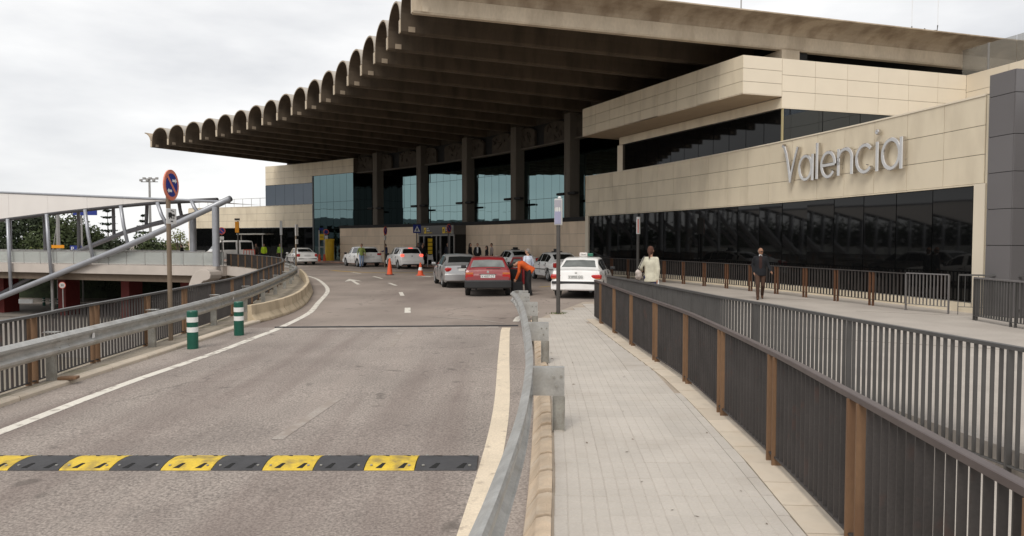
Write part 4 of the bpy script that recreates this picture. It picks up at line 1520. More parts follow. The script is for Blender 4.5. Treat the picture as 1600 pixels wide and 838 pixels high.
# curled concrete scupper at the bridge head
sc_ = MB()
prof = []
outer = [(0.0, -1.9), (0.15, -1.35), (0.45, -0.75), (0.85, -0.38), (1.35, -0.22), (1.85, -0.22), (2.15, -0.38), (2.25, -0.65)]
inner = [(2.2, -0.9), (1.9, -1.05), (1.55, -1.1), (1.25, -1.35), (1.1, -1.9)]
prof = outer + inner
r0 = ba + bd * 2.2 - bn * 0.4
rg = []
for q in (-1.3, -0.05):
    rg.append([tuple(r0 - bd * a + bn * (q + 0.35) + Vector((0, 0, z))) for a, z in prof])
sc_.rings(rg)
tag(sc_.build('concrete_scroll', bridge_con, bevel=0.04), 'curled pale concrete bracket where the footbridge meets the deck', 'concrete bracket')

canopy = thing('canopy_truss', 'white roofed stair canopy carried by long sloping grey tubes and struts', 'canopy', (*bpt(12, 0), 0))


def cpt(s, z, n=0.0):
    x, y = bpt(s, n)
    return (x, y, z)


def lerp(tab, s):
    for (a, va), (b, vb) in zip(tab, tab[1:]):
        if a <= s <= b:
            return va + (vb - va) * (s - a) / (b - a)
    return tab[-1][1]


top_t = [(-1.0, 4.92), (24.5, 6.26), (34, 6.6)]
low_t = [(-1.2, 5.26), (2.8, 5.18), (6.5, 5.12), (9.6, 4.96), (16.8, 4.50), (24.7, 3.88), (34, 3.1)]
tub_t = [(-1.1, 5.28), (0.7, 4.58), (9.65, 1.52), (25.0, -3.2), (32, -5.2)]
rtub_t = [(3.9, 4.62), (5.25, 4.20), (9.5, 3.45), (12.8, 2.75), (18.1, 1.15), (24.65, -1.5), (28.6, -3.1), (34, -5.2)]
rlow_t = [(2.6, 5.46), (6.66, 5.24), (10.2, 4.86), (14.1, 4.50), (18.2, 4.05), (22.5, 3.70), (34, 2.7)]
for n_, mt, tt, lt, ss, ln in ((-0.25, tube_steel, tub_t, low_t, (-1.1, 4.5, 9.65, 17, 25.0, 32), 0.02), (2.5, tube_shaded, rtub_t, rlow_t, (3.9, 5.25, 9.5, 12.8, 18.1, 24.65, 28.6, 34), 2.5)):
    MB().tube([cpt(s, lerp(tt, s), n_) for s in ss], 0.24 if n_ < 0 else 0.20, 14).build('sloping_tube', mt, canopy, smooth=True)
    if n_ < 0:
      MB().tube([cpt(s, lerp(lt, s), ln) for s in (lt[0][0] + (1.6 if n_ < 0 else 0), 6.5, 9.6, 16.8, 24.7, 33.5)], 0.17, 8).build('roof_edge_beam', M('dark_edge_beam', (0.055, 0.052, 0.056), 0.5, var=0.06), canopy, smooth=True)
    pairs = ((2.7, 2.0), (6.2, 5.1), (10.1, 9.4), (14.1, 13.3), (18.6, 18.2), (23.4, 23.2), (28, 28)) if n_ < 0 else ((6.7, 6.4), (10.2, 10.35), (14.08, 14.06), (18.25, 18.3), (22.5, 22.55), (27, 27.1))
    for (s0, s1) in pairs:
        a = cpt(s0, lerp(lt, s0) - 0.02 if n_ < 0 else lerp(top_t, s0) + 0.02, n_)
        b = cpt(s1, lerp(tt, s1), n_)
        m_ = cpt((s0 + s1) / 2 + 0.12 * (s0 - s1), (a[2] + b[2]) / 2, n_)
        MB().tube([a, m_, b], 0.14, 8).build('strut', mt, canopy, smooth=True)
for s_, n_, mt, zt in ((0.35, -0.25, tube_steel, 4.65), (5.25, 2.5, tube_steel, 4.2)):
    x, y = bpt(s_, n_)
    MB().cyl((x, y), 0.27, 0.0, zt, 16).build('column', mt, canopy, smooth=False)
# white fascia: joined panels between the top rail and the lower edge
segs = [-0.8, 2.8, 6.5, 10, 14, 18.6, 23.4, 28, 33]
for a, b in zip(segs, segs[1:]):
    a2, b2 = a + 0.01, b - 0.01
    m_ = [(s, n_) for n_ in (-0.10, -0.02) for s in (a2, (a2 + b2) / 2, b2)]
    vs = []
    for n_ in (-0.12, -0.04):
        for s in (a2, (a2 + b2) / 2, b2):
            lo, hi = min(lerp(low_t, s) + 0.10, lerp(top_t, s) - 0.03), lerp(top_t, s)
            if a < 0:
                lo = min(lo, hi - 0.03)
            vs += [cpt(s, lo, n_), cpt(s, max(hi, lo + 0.02), n_)]
    fs = [(0, 2, 3, 1), (2, 4, 5, 3), (6, 7, 9, 8), (8, 9, 11, 10), (1, 3, 9, 7), (3, 5, 11, 9), (0, 6, 8, 2), (2, 8, 10, 4), (0, 1, 7, 6), (4, 10, 11, 5)]
    MB().add(vs, fs).build('fascia_panel', canopy_white, canopy)
MB().tube([cpt(s, lerp(top_t, s) + 0.10, -0.1) for s in (-0.9, 10, 24.5, 34)], 0.10, 8).build('top_rail', tube_steel, canopy)
vs = []
for s in segs:
    vs += [cpt(s, lerp(top_t, s) + 0.03, 0.0), cpt(s, lerp(top_t, s) + 0.03, 3.8)]
fs = [(2 * k, 2 * k + 1, 2 * k + 3, 2 * k + 2) for k in range(len(segs) - 1)]
MB().add(vs, fs).build('roof_sheet', canopy_white, canopy)

# ------------------------------------------------------------------ lower street seen under and beyond the bridge
st_poly = [(-110, 60), (-20, 40), (-14, 66), (-40, 82), (-75, 88), (-110, 90)]
struct(MB().add([(x, y, -4.99) for x, y in st_poly], [list(range(6))]).build('lower_street', asph_low))
struct(MB().add([(x, y, -4.985) for x, y in [(-160, 92), (-10, 84), (-10, 100), (-10, 135), (-160, 150)]], [list(range(5))]).build('lawn', grass_mat))
for a, b in (((-70, 74), (-40, 80)), ((-40, 80), (-22, 76)), ((-62, 66), (-50, 70))):
    d = Vector((b[0] - a[0], b[1] - a[1], 0))
    struct(MB().box(((a[0] + b[0]) / 2, (a[1] + b[1]) / 2, -4.92), (d.length, 0.3, 0.16), atan2(d.y, d.x)).build('street_kerb', bridge_con))
for n_, (x, y) in enumerate(((-50.5, 75.0), (-49.2, 74.2), (-47.8, 73.2))):
    bollard(x, y, -5, 'small green and white bollard on the street under the footbridge, %s' % ('farthest left of three', 'middle of three', 'rightmost of three')[n_], h=0.9, r=0.14, group='bollards on the lower street')

# ------------------------------------------------------------------ signs and poles
def disc(r, t, n=28):
    return MB().rings([[(r * cos(2 * pi * i / n), yy, r * sin(2 * pi * i / n)) for i in range(n)] for yy in (-t, 0.0)])


def round_sign(root, z, r, rz, y0, back=True, faded=False):
    """no-parking disc facing local -y"""
    def q(mb, nm, mt, dy, par=root):
        o = mb.build(nm, mt, par, world=False)
        return o
    h = thing('x', None, None) if False else None
    base = disc(r, 0.025).build('sign_disc', sign_orange_red if faded else sign_red, root, world=False, loc=(0, y0, z), rz=rz)
    disc(r * 0.76, 0.004).build('blue_field', sign_blue, base, world=False, loc=(0, -0.026, 0))
    a = rad(-45)
    w = r * 0.10
    mb = MB()
    c, s = cos(a), sin(a)
    L = r * 0.80
    mb.add([(L * c - w * s * sg, -0.033, L * s * 1 + w * c * sg) for sg in (-1, 1)] + [(-L * c - w * s * sg, -0.033, -L * s + w * c * sg) for sg in (1, -1)], [(0, 1, 2, 3)])
    mb.build('bar', sign_orange_red if faded else sign_red, base, world=False)
    return base


def post_sign(name, label, x, y, z, rz, h, pr, pole_mat, cat='road sign', group=None):
    root = thing(name, label, cat, (x, y, z), rz, group)
    MB().cyl((0, 0), pr, 0, h, 14).build('pole', pole_mat, root, world=False)
    return root


r1 = post_sign('no_parking_sign', 'tall brown pole with a faded round no parking sign and a tow truck plate', -6.96, 14.15, rz_(14) - 0.03, rad(90), 3.42, 0.045, pole_brown)
bs = round_sign(r1, 3.18, 0.31, 0, -0.05, faded=True)
for sx, sz, dr in ((0.10, 0.09, 1), (-0.10, -0.12, -1)):
    m_ = MB().add([(sx + dr * a, -0.036, sz + b) for a, b in ((-0.09, -0.025), (0.03, -0.025), (0.03, -0.055), (0.10, 0), (0.03, 0.055), (0.03, 0.025), (-0.09, 0.025))], [list(range(7))])
    m_.build('arrow', sign_white, bs, world=False)
plq = MB().box((0, -0.06, 2.55), (0.40, 0.012, 0.31)).build('tow_plate', sign_white, r1, world=False, bevel=0.004)
tk = MB()
tk.add([(-0.14, -0.068, 2.53), (-0.02, -0.068, 2.52), (0.02, -0.068, 2.56), (0.10, -0.068, 2.54), (0.14, -0.068, 2.57), (0.10, -0.068, 2.60), (0.04, -0.068, 2.59), (-0.03, -0.068, 2.63), (-0.14, -0.068, 2.62)], [list(range(9))[::-1]])
tk.add([(-0.04, -0.068, 2.665), (0.10, -0.068, 2.635), (0.10, -0.068, 2.65), (-0.04, -0.068, 2.68)], [(0, 1, 2, 3)])
for cx in (-0.09, 0.0, 0.08):
    tk.add([(cx + 0.022 * cos(a * pi / 5), -0.0685, 2.515 + 0.022 * sin(a * pi / 5)) for a in range(10)], [list(range(10))])
tk.add([(-0.05, -0.068, 2.435), (0.05, -0.068, 2.435), (0.05, -0.068, 2.46), (-0.05, -0.068, 2.46)], [(0, 1, 2, 3)])
tk.build('tow_truck_print', ink, plq, world=False)
# information post at the end of the sidewalk
r2 = post_sign('information_post', 'slim grey post with an upright lilac and white panel at the end of the sidewalk', 1.26, 18.95, 0.0, rad(-6), 2.5, 0.055, pole_grey, cat='sign post')
MB().box((0, -0.02, 2.76), (0.22, 0.11, 0.72)).build('panel_case', sign_grey, r2, world=False, bevel=0.02)
MB().box((-0.015, -0.08, 2.61), (0.17, 0.012, 0.34)).build('panel_face', sign_lilac, r2, world=False)
MB().box((-0.015, -0.08, 2.98), (0.17, 0.012, 0.20)).build('panel_face', M('panel_grey', (0.33, 0.32, 0.36), 0.4, var=0.05), r2, world=False)
for q in range(3):
    MB().box((-0.06 + q * 0.045, -0.082, 2.83), (0.022, 0.01, 0.12)).build('mark', sign_white, r2, world=False)
MB().ell((0.03, -0.02, 3.15), (0.05, 0.05, 0.035)).build('cap', sign_white, r2, world=False, smooth=True)
gp_ = MB()
for k in range(60):
    a, rr_ = random.uniform(0, 6.28), random.uniform(0.05, 0.28)
    x, y = 1.22 + rr_ * cos(a) * 1.2, 18.95 + rr_ * sin(a) * 0.6
    gp_.add([(x, y, 0.0), (x + 0.02, y, 0.0), (x + random.uniform(-.02, .04), y, random.uniform(.02, .05))], [(0, 1, 2)])
o = gp_.build('weeds', grass_mat)
o['kind'] = 'stuff'
# blue parking / hotel plates on a thin pole behind
r3 = post_sign('blue_plate_sign', 'thin dark pole with two small blue plates behind the information post', 3.15, 47.2, 0, rad(-20), 3.2, 0.05, pole_grey)
for z in (2.95, 2.35):
    MB().box((-0.15, -0.06, z), (0.42, 0.02, 0.44)).build('blue_plate', sign_blue, r3, world=False)
    MB().box((-0.12, -0.073, z - 0.08), (0.10, 0.008, 0.12)).build('plate_mark', sign_white, r3, world=False)
# edge-on round sign in front of the stone wall
r4 = post_sign('no_parking_sign', 'dark pole with an edge-on round sign against the right part of the stone wall', 1.75, 50.0, 0, rad(62), 3.25, 0.05, rust_dark, group=None)
round_sign(r4, 2.55, 0.32, 0, -0.06)
r5 = post_sign('no_parking_sign', 'thin pole with a round sign and white plate between the two white taxis', -9.5, 52.0, 0, rad(76), 2.9, 0.05, pole_brown)
round_sign(r5, 2.75, 0.32, 0, -0.06)
MB().box((0, -0.06, 2.2), (0.32, 0.012, 0.30)).build('plate', sign_white, r5, world=False)
r6 = post_sign('no_parking_sign', 'round purple blue sign standing in front of the entrance portal', -4.85, 53.1, 0.1, rad(62), 3.1, 0.045, pole_grey)
round_sign(r6, 2.85, 0.33, 0, -0.06)
r7 = post_sign('pedestrian_crossing_sign', 'square blue pedestrian crossing sign at the left side of the entrance', -7.55, 55.3, 0.1, rad(30), 3.2, 0.05, pole_grey)
sgn = MB().box((0, -0.06, 2.85), (0.66, 0.02, 0.66)).build('blue_plate', sign_blue, r7, world=False)
MB().add([(-0.26, -0.075, 2.62), (0.26, -0.075, 2.62), (0, -0.075, 3.10)], [(0, 1, 2)]).build('white_triangle', sign_white, sgn, world=False)
MB().add([(-0.10, -0.079, 2.64), (-0.05, -0.079, 2.64), (0.0, -0.079, 2.76), (0.05, -0.079, 2.64), (0.10, -0.079, 2.64), (0.05, -0.079, 2.86), (0, -0.079, 2.96), (-0.05, -0.079, 2.86)], [list(range(8))]).build('walking_figure', ink, sgn, world=False)
# slim pole in front of the white saloon at the far left
r8 = post_sign('sign_post', 'slim brown pole with edge-on white plates beside the far left white car', -15.25, 49.2, 0, rad(75), 3.1, 0.055, pole_brown, cat='sign post')
MB().box((0.0, -0.08, 2.75), (0.36, 0.03, 0.8)).build('plate', sign_white, r8, world=False)
MB().box((0.0, -0.08, 1.95), (0.30, 0.03, 0.35)).build('plate', sign_white, r8, world=False)
# post near the black window on the plaza
r9 = post_sign('lamp_post', 'grey post with a white edge-lit panel against the black window, behind the woman', 6.25, 34.6, 0, rad(-20), 2.45, 0.075, pole_grey, cat='post')
MB().box((0.02, -0.02, 2.75), (0.17, 0.26, 0.85)).build('panel_case', sign_white, r9, world=False, bevel=0.02)
MB().box((0.03, -0.155, 2.72), (0.05, 0.012, 0.7)).build('red_stripe', sign_red, r9, world=False)
# yellow ticket frame with red feet and signs, left of the glass bay
x, y = -18.0, 66.0
r10 = thing('taxi_rank_frame', 'grey steel frame with yellow signs and red feet left of the yellow bin', 'sign frame', (x, y, 0.0), rad(30))
for sx in (-0.24, 0.24):
    MB().box((sx, 0, 1.5), (0.09, 0.09, 3.0)).build('leg', galv, r10, world=False)
    MB().cyl((sx, 0), 0.15, 0, 0.75, 12, r2=0.08).build('red_foot', cone_orange, r10, world=False)
MB().box((0, -0.04, 1.42), (0.46, 0.08, 0.1)).build('crossbar', galv, r10, world=False)
for z in (2.52, 2.22):
    MB().box((-0.02, -0.09, z), (0.40, 0.04, 0.26)).build('yellow_plate', sign_yellow, r10, world=False)
MB().box((-0.06, -0.09, 3.10), (0.36, 0.04, 0.24)).build('blue_plate', sign_blue, r10, world=False)
MB().box((0.42, -0.09, 2.35), (0.26, 0.03, 0.30)).build('white_plate', sign_white, r10, world=False)
o = disc(0.26, 0.03).build('sign_disc', sign_red, r10, world=False, loc=(0.40, -0.07, 2.85))
disc(0.19, 0.006).build('blue_field', sign_blue, o, world=False, loc=(0, -0.031, 0))
# leaning yellow price board and the standing yellow list by the door
r11 = thing('price_board', 'leaning white board with yellow patches beside the yellow bin', 'notice board', (-16.9, 68.2, 0.1), rad(30))
m_ = MB().box((0, 0, 0), (0.62, 0.05, 2.0))
bd_ = m_.build('board', sign_white, r11, world=False, loc=(0, 0, 1.15))
bd_.rotation_euler = (0, rad(9), 0)
for q in range(4):
    MB().box((0, -0.035, 0.62 - q * 0.36), (0.48, 0.015, 0.26)).build('yellow_patch', sign_yellow, bd_, world=False)
r12 = thing('taxi_list_stand', 'white stand topped with four stacked yellow panels in front of the entrance doors', 'notice stand', (-6.3, 53.6, 0.0), rad(30))
for q in range(4):
    MB().box((0, 0, 2.05 - q * 0.31), (0.36, 0.06, 0.25)).build('yellow_panel', sign_yellow, r12, world=False)
MB().box((0, 0.01, 1.5), (0.42, 0.03, 1.6)).build('back_board', slot_black, r12, world=False)
for sx in (-0.28, 0.28):
    MB().tube([(sx * 0.6, 0, 0.95), (sx, -0.1, 0.0)], 0.035, 6).build('leg', sign_white, r12, world=False)
MB().box((0, -0.02, 0.72), (0.40, 0.04, 0.36)).build('white_panel', sign_white, r12, world=False)
# yellow cylindrical bin
yb = thing('yellow_bin', 'tall yellow cylindrical bin at the left end of the stone wall', 'bin', (*A(77.55, 2.46), 0.1), phi(2.46))
MB().cyl((0, 0), 0.42, 0, 2.05, 20).build('drum', yellow_bin, yb, world=False)
MB().cyl((0, 0), 0.45, 1.93, 2.10, 20).build('lid', M('yellow_lid', (0.66, 0.44, 0.02), 0.5, var=0.05), yb, world=False)
MB().cyl((0, 0), 0.43, 0.0, 0.10, 20).build('foot_ring', yellow_bin, yb, world=False)


def cone(x, y, label, band, h=0.85):
    c = thing('traffic_cone', label, 'traffic cone', (x, y, -0.018), 0.3, 'orange traffic cones by the taxis')
    MB().box((0, 0, 0.02), (0.46, 0.46, 0.04)).build('base', black_rubber if not band else cone_orange, c, world=False, bevel=0.01)
    rg = [[(r_ * cos(2 * pi * i / 18), r_ * sin(2 * pi * i / 18), z) for i in range(18)] for r_, z in ((0.17, 0.04), (0.045, h), (0.03, h + 0.01))]
    MB().rings(rg).build('body', cone_orange, c, world=False, smooth=False)
    if band:
        z0, z1 = 0.42 * h, 0.66 * h
        f_ = lambda z: 0.17 + (0.045 - 0.17) * (z - 0.04) / (h - 0.04) + 0.004
        MB().rings([[(f_(z) * cos(2 * pi * i / 18), f_(z) * sin(2 * pi * i / 18), z) for i in range(18)] for z in (z0, z1)]).build('band', white_band, c, world=False)


cone(-7.2, 41.0, 'larger all orange traffic cone on a black base', False, 0.98)
cone(-5.3, 40.3, 'smaller orange traffic cone with one white band', True, 0.74)

# ------------------------------------------------------------------ vehicles (local axes: +y is forward, origin on the road under the middle)
def crom(a, b, c, d, t):
    return 0.5 * ((2 * b) + (c - a) * t + (2 * a - 5 * b + 4 * c - d) * t * t + (3 * b - a - 3 * c + d) * t ** 3)


def car_sections(keys, sub=5):
    """keys: (y, zbot, zbelt, ztop, w, wtop); sampled along the key index"""
    out = []
    n = len(keys)
    for k in range(n - 1):
        for j in range(sub):
            t = j / sub
            a, b, c, d = keys[max(k - 1, 0)], keys[k], keys[k + 1], keys[min(k + 2, n - 1)]
            v = []
            for q in range(6):
                s = crom(a[q], b[q], c[q], d[q], t)
                lin = b[q] + (c[q] - b[q]) * t
                v.append(0.45 * s + 0.55 * lin)
            out.append((k + t, v))
    out.append((n - 1, list(keys[-1])))
    return out


def car(label, x, y, rz, spec, group=None, z=-0.021, name='car', cat='car'):
    root = thing(name, label, cat, (x, y, z), rz, group)
    keys, paint = spec['keys'], spec['paint']
    S = car_sections(keys)
    wr = spec.get('wheel_r', 0.31)
    ax = spec['axles']
    ra = wr + 0.055

    def half(v):
        yy, zb, zl, zt, w, wt = v
        green = zt - zl > 0.10
        ha = 0
        for a in ax:
            if abs(yy - a) < ra:
                ha = max(ha, wr + sqrt(ra * ra - (yy - a) ** 2))
        b1 = max(zb, ha)
        hgt = zl - zb
        p = [(0, zb + 0.02), (w * 0.72, zb + 0.01), (w * 0.955, b1), (w * 0.985, max(zb + 0.09, b1 + 0.004)), (w, max(zb + 0.48 * hgt, b1 + 0.02)), (w * 0.992, zb + 0.80 * hgt), (w * 0.955, zl)]
        if green:
            p += [(wt + (w * 0.955 - wt) * 0.05, zl + (zt - zl) * 0.90), (wt * 0.90, zl + (zt - zl) * 0.985), (wt * 0.5, zt), (0, zt + 0.012)]
        else:
            p += [(w * 0.90, zl + (zt - zl) * 0.5 + 0.012), (w * 0.80, zt), (w * 0.45, zt + 0.012), (0, zt + 0.02)]
        return p
    secs = [half(v) for _, v in S]
    rg = []
    for (t, v), p in zip(S, secs):
        ring = [(a, v[0], b) for a, b in p] + [(-a, v[0], b) for a, b in p[-2:0:-1]]
        rg.append(ring)
    n = len(rg[0])
    nh = len(secs[0])
    mb = MB()
    vs = [q for r in rg for q in r]
    fs, mi = [], []
    for k in range(len(rg) - 1):
        for i in range(n):
            j = (i + 1) % n
            fs.append((k * n + j, k * n + i, (k + 1) * n + i, (k + 1) * n + j))
            row = i if i < nh - 1 else n - 1 - i
            mi.append(1 if row <= 1 else 0)
    fs.append(tuple(range(n)))
    mi.append(0)
    fs.append(tuple(range((len(rg) - 1) * n, len(rg) * n))[::-1])
    mi.append(0)
    mb.v, mb.f, mb.m = vs, fs, mi
    body = mb.build('body', [paint, car_under], root, world=False, smooth=True)
    es = body.modifiers.new('edges', 'EDGE_SPLIT')
    es.split_angle = rad(32)

    def patch(nm, mat, rows, ta, tb, lo=0.0, hi=1.0, off=0.006, sides=(1,), parent=root, top=False, shrink=1.0):
        for sg in sides:
            m2 = MB()
            use = [(t, v, p) for (t, v), p in zip(S, secs) if ta - 1e-6 <= t <= tb + 1e-6]
            R = []
            for t, v, p in use:
                if top:
                    line = [(p[7][0] * shrink, p[7][1]), (p[8][0] * shrink, p[8][1]), (p[9][0] * shrink, p[9][1]), (p[10][0], p[10][1])]
                    line = line + [(-a, b) for a, b in line[-2::-1]]
                    R.append([Vector((a, v[0], b)) for a, b in line])
                else:
                    a, b = p[rows[0]], p[rows[1]]
                    R.append([Vector((sg * (a[0] + (b[0] - a[0]) * f), v[0], a[1] + (b[1] - a[1]) * f)) for f in (lo, (lo + hi) / 2, hi)])
            if len(R) < 2:
                continue
            m_ = len(R[0])
            vs2, fs2 = [], []
            for k, r in enumerate(R):
                d = (R[min(k + 1, len(R) - 1)][m_ // 2] - R[max(k - 1, 0)][m_ // 2])
                for q in range(m_):
                    e = r[min(q + 1, m_ - 1)] - r[max(q - 1, 0)]
                    nn = d.cross(e)
                    if nn.length > 0:
                        nn.normalize()
                    if top and nn.z < 0 or (not top and nn.x * sg < 0):
                        nn = -nn
                    c = r[q] + nn * off
                    vs2.append(tuple(c))
            for k in range(len(R) - 1):
                for q in range(m_ - 1):
                    fs2.append((k * m_ + q, k * m_ + q + 1, (k + 1) * m_ + q + 1, (k + 1) * m_ + q))
            m2.add(vs2, fs2)
            m2.build(nm, mat, parent, world=False, smooth=True)
    gl = spec.get('glass', car_glass)
    for (nm, ta, tb) in spec['top_glass']:
        patch(nm, spec.get('rear_glass', gl) if nm == 'rear_window' else gl, None, ta, tb, top=True, shrink=0.89, off=0.014)
    for (ta, tb) in spec['side_glass']:
        patch('side_window', gl, (6, 7), ta, tb, 0.10, 0.93, sides=(1, -1))
    if spec.get('strip'):
        patch('side_strip', spec['strip'], (4, 5), spec['strip_t'][0], spec['strip_t'][1], -0.05, 0.12, off=0.012, sides=(1, -1))
    # wheels
    wb = MB()
    prof = [(0.55 * wr, -0.085), (0.86 * wr, -0.095), (0.97 * wr, -0.08), (wr, -0.05), (wr, 0.05), (0.97 * wr, 0.08), (0.86 * wr, 0.095), (0.55 * wr, 0.085)]
    wb.rings([[(b, r_ * cos(2 * pi * i / 22), wr + r_ * sin(2 * pi * i / 22)) for i in range(22)] for r_, b in prof], True, True)
    wm = wb.mesh('wheel', tyre_mat, True)
    rb = MB()
    rb.rings([[(b, r_ * cos(2 * pi * i / 22), wr + r_ * sin(2 * pi * i / 22)) for i in range(22)] for r_, b in ((0.64 * wr, 0.072), (0.64 * wr, 0.090), (0.60 * wr, 0.098), (0.52 * wr, 0.083), (0.2 * wr, 0.092), (0.1 * wr, 0.100))], True, True)
    rm = rb.mesh('rim', rim_mat)
    hb = MB()
    for q in range(6):
        a = 2 * pi * q / 6
        hb.rings([[(0.0865 + 0.006 * (r_ == 0), wr * 0.37 * cos(a) + wr * 0.085 * cos(2 * pi * i / 8) * 1.0, wr + wr * 0.37 * sin(a) + wr * 0.085 * sin(2 * pi * i / 8)) for i in range(8)] for r_ in (0, 1)], True, True)
    hm = hb.mesh('rim_hole', slot_black)
    w = max(k[4] for k in keys)
    for a in ax:
        for sg in (1, -1):
            o = put(wm, 'wheel', root, (sg * (w - 0.115), a, 0), 0 if sg > 0 else pi, world=False)
            put(rm, 'rim', o, (0, 0, 0), 0, world=False)
    # boxes: lamps, plates, bumpers, mirrors and so on
    for it in spec['bits']:
        nm, mat, cx, cy, cz, dx, dy, dz = it[:8]
        bev = it[8] if len(it) > 8 else 0.012
        rzz = it[9] if len(it) > 9 else 0.0
        sides = (1, -1) if cx != 0 and not (len(it) > 10) else (1,)
        for sg in sides:
            MB().box((0, 0, 0), (dx, dy, dz)).build(nm, mat, root, world=False, loc=(sg * cx, cy, cz), rz=sg * rzz, bevel=min(bev, 0.45 * min(dx, dy, dz)))
    for (nm, mat, y0, y1, z0, z1, wd, bulge) in spec['bumpers']:
        m2 = MB()
        rg2 = []
        pts = []
        for k in range(13):
            a = -1 + 2 * k / 12
            pts.append((a * wd, (y0 if y0 < 0 else y0) + (-1 if y0 < 0 else 1) * bulge * (1 - abs(a) ** 3.2)))
        back = [(wd, y1), (-wd, y1)]
        poly = pts + back
        if y0 > 0:
            poly = poly[::-1]
        dzz = z1 - z0
        for f, ins in ((0.0, 0.03), (0.12, 0.0), (0.85, 0.0), (1.0, 0.035)):
            rg2.append([(px * (1 - ins * 0.5), py + (ins if (q < 13) == (y0 < 0) or (y0 > 0 and q >= 2) else 0) * (1 if y0 < 0 else -1), z0 + dzz * f) for q, (px, py) in enumerate(poly)])
        m2.rings(rg2).build(nm, mat, root, world=False, smooth=False)
    for yy in spec.get('seams', ()):
        for sg in (1, -1):
            MB().box((0, 0, 0), (0.03, 0.010, 0.52)).build('door_seam', slot_black, root, world=False, loc=(sg * (w - 0.011), yy, 0.66))
            MB().box((0, 0, 0), (0.03, 0.16, 0.03)).build('door_handle', car_black, root, world=False, loc=(sg * (w - 0.003), yy + 0.16, 0.80), bevel=0.008)
    pz = spec['plate']
    pl_ = MB().box((0, 0, 0), (0.52, 0.012, 0.115)).build('number_plate', plate_white, root, world=False, loc=(0, pz[0], pz[1]), bevel=0.004)
    if pz[2]:
        text(pz[2], 0.115, ink, 'plate_text', pl_, (0, -0.0075, -0.040), 0, depth=0.001, world=False, align='CENTER', sx=0.9)
    sgn = spec.get('taxi')
    if sgn:
        yy, zz = sgn[0], sgn[1]
        if len(sgn) > 2 and sgn[2] == 'bar':
            MB().box((0, 0, 0), (0.55, 0.16, 0.05)).build('roof_sign_base', car_black, root, world=False, loc=(0, yy, zz + 0.03), bevel=0.01)
            MB().box((0, 0, 0), (0.34, 0.10, 0.13)).build('roof_sign', car_black, root, world=False, loc=(0.0, yy, zz + 0.11), bevel=0.02)
        else:
            q = MB().box((0, 0, 0), (0.30, 0.12, 0.14)).build('roof_sign', tail_clear, root, world=False, loc=(-0.02, yy, zz + 0.085), bevel=0.02)
            text('TAXI', 0.09, car_black, 'roof_sign_text', q, (0, -0.063, -0.03), 0, depth=0.001, world=False, align='CENTER')
            MB().box((0, 0, 0), (0.20, 0.11, 0.12)).build('roof_lamp', taxi_green, root, world=False, loc=(0.24, yy, zz + 0.08), bevel=0.02)
    return root


def hatch_keys(L, Wd, Hh, zb=0.30, belt=0.93, rear_slope=0.30, hood=0.86, nose=0.68, bonnet=1.0, mpv=0.0, tail_in=0.06):
    h, w = L / 2, Wd / 2
    return [(-h + 0.00, zb + 0.06, 0.58, 0.60, w * 0.90, w * 0.80),
            (-h + 0.03, zb + 0.02, 0.74, 0.76, w * 0.945, w * 0.83),
            (-h + tail_in + 0.03, zb, belt - 0.05, belt - 0.035, w * 0.965, w * 0.84),
            (-h + tail_in + 0.07, zb, belt, belt + 0.03, w * 0.97, w * 0.84),
            (-h + tail_in + rear_slope, zb, belt + 0.01, Hh - 0.05, w * 0.98, w * 0.70),
            (-h + tail_in + rear_slope + 0.22, zb, belt + 0.01, Hh - 0.012, w * 0.99, w * 0.70),
            (-0.25, zb, belt - 0.005, Hh, w, w * 0.71),
            (0.22 + mpv, zb, belt - 0.02, Hh - 0.035, w, w * 0.70),
            (h - bonnet - 0.18 + mpv * 0.4, zb, belt - 0.05, belt - 0.01, w * 0.99, w * 0.80),
            (h - 0.45, zb, hood - 0.05, hood - 0.03, w * 0.96, w * 0.78),
            (h - 0.10, zb + 0.01, nose, nose + 0.02, w * 0.88, w * 0.74),
            (h, zb + 0.06, nose - 0.12, nose - 0.10, w * 0.80, w * 0.70)]


def saloon_keys(L, Wd, Hh, zb=0.28, belt=0.92, boot=1.0, bootz=0.98, rear_slope=0.62, hood=0.84, nose=0.66, bonnet=1.05):
    h, w = L / 2, Wd / 2
    return [(-h + 0.00, zb + 0.08, 0.56, 0.58, w * 0.88, w * 0.78),
            (-h + 0.04, zb + 0.02, 0.76, 0.78, w * 0.93, w * 0.80),
            (-h + 0.07, zb, bootz - 0.07, bootz - 0.04, w * 0.95, w * 0.80),
            (-h + 0.16, zb, bootz - 0.03, bootz, w * 0.96, w * 0.80),
            (-h + boot * 0.62, zb, belt + 0.015, bootz + 0.03, w * 0.985, w * 0.78),
            (-h + boot * 0.62 + rear_slope, zb, belt, Hh - 0.045, w, w * 0.68),
            (-h + boot * 0.62 + rear_slope + 0.25, zb, belt, Hh - 0.010, w, w * 0.69),
            (0.0, zb, belt - 0.015, Hh, w, w * 0.70),
            (0.42, zb, belt - 0.03, Hh - 0.05, w, w * 0.68),
            (h - bonnet - 0.08, zb, belt - 0.06, belt - 0.02, w * 0.99, w * 0.80),
            (h - 0.45, zb, hood - 0.06, hood - 0.03, w * 0.95, w * 0.78),
            (h - 0.10, zb + 0.01, nose, nose + 0.02, w * 0.88, w * 0.74),
            (h, zb + 0.06, nose - 0.12, nose - 0.10, w * 0.80, w * 0.70)]


def front_bits(h, w, nose, paint):
    return [('headlight', tail_clear, w * 0.62, h - 0.09, nose - 0.03, 0.36, 0.12, 0.14, 0.03),
            ('grille', car_black, 0, h - 0.02, nose - 0.08, 0.62, 0.08, 0.10)]


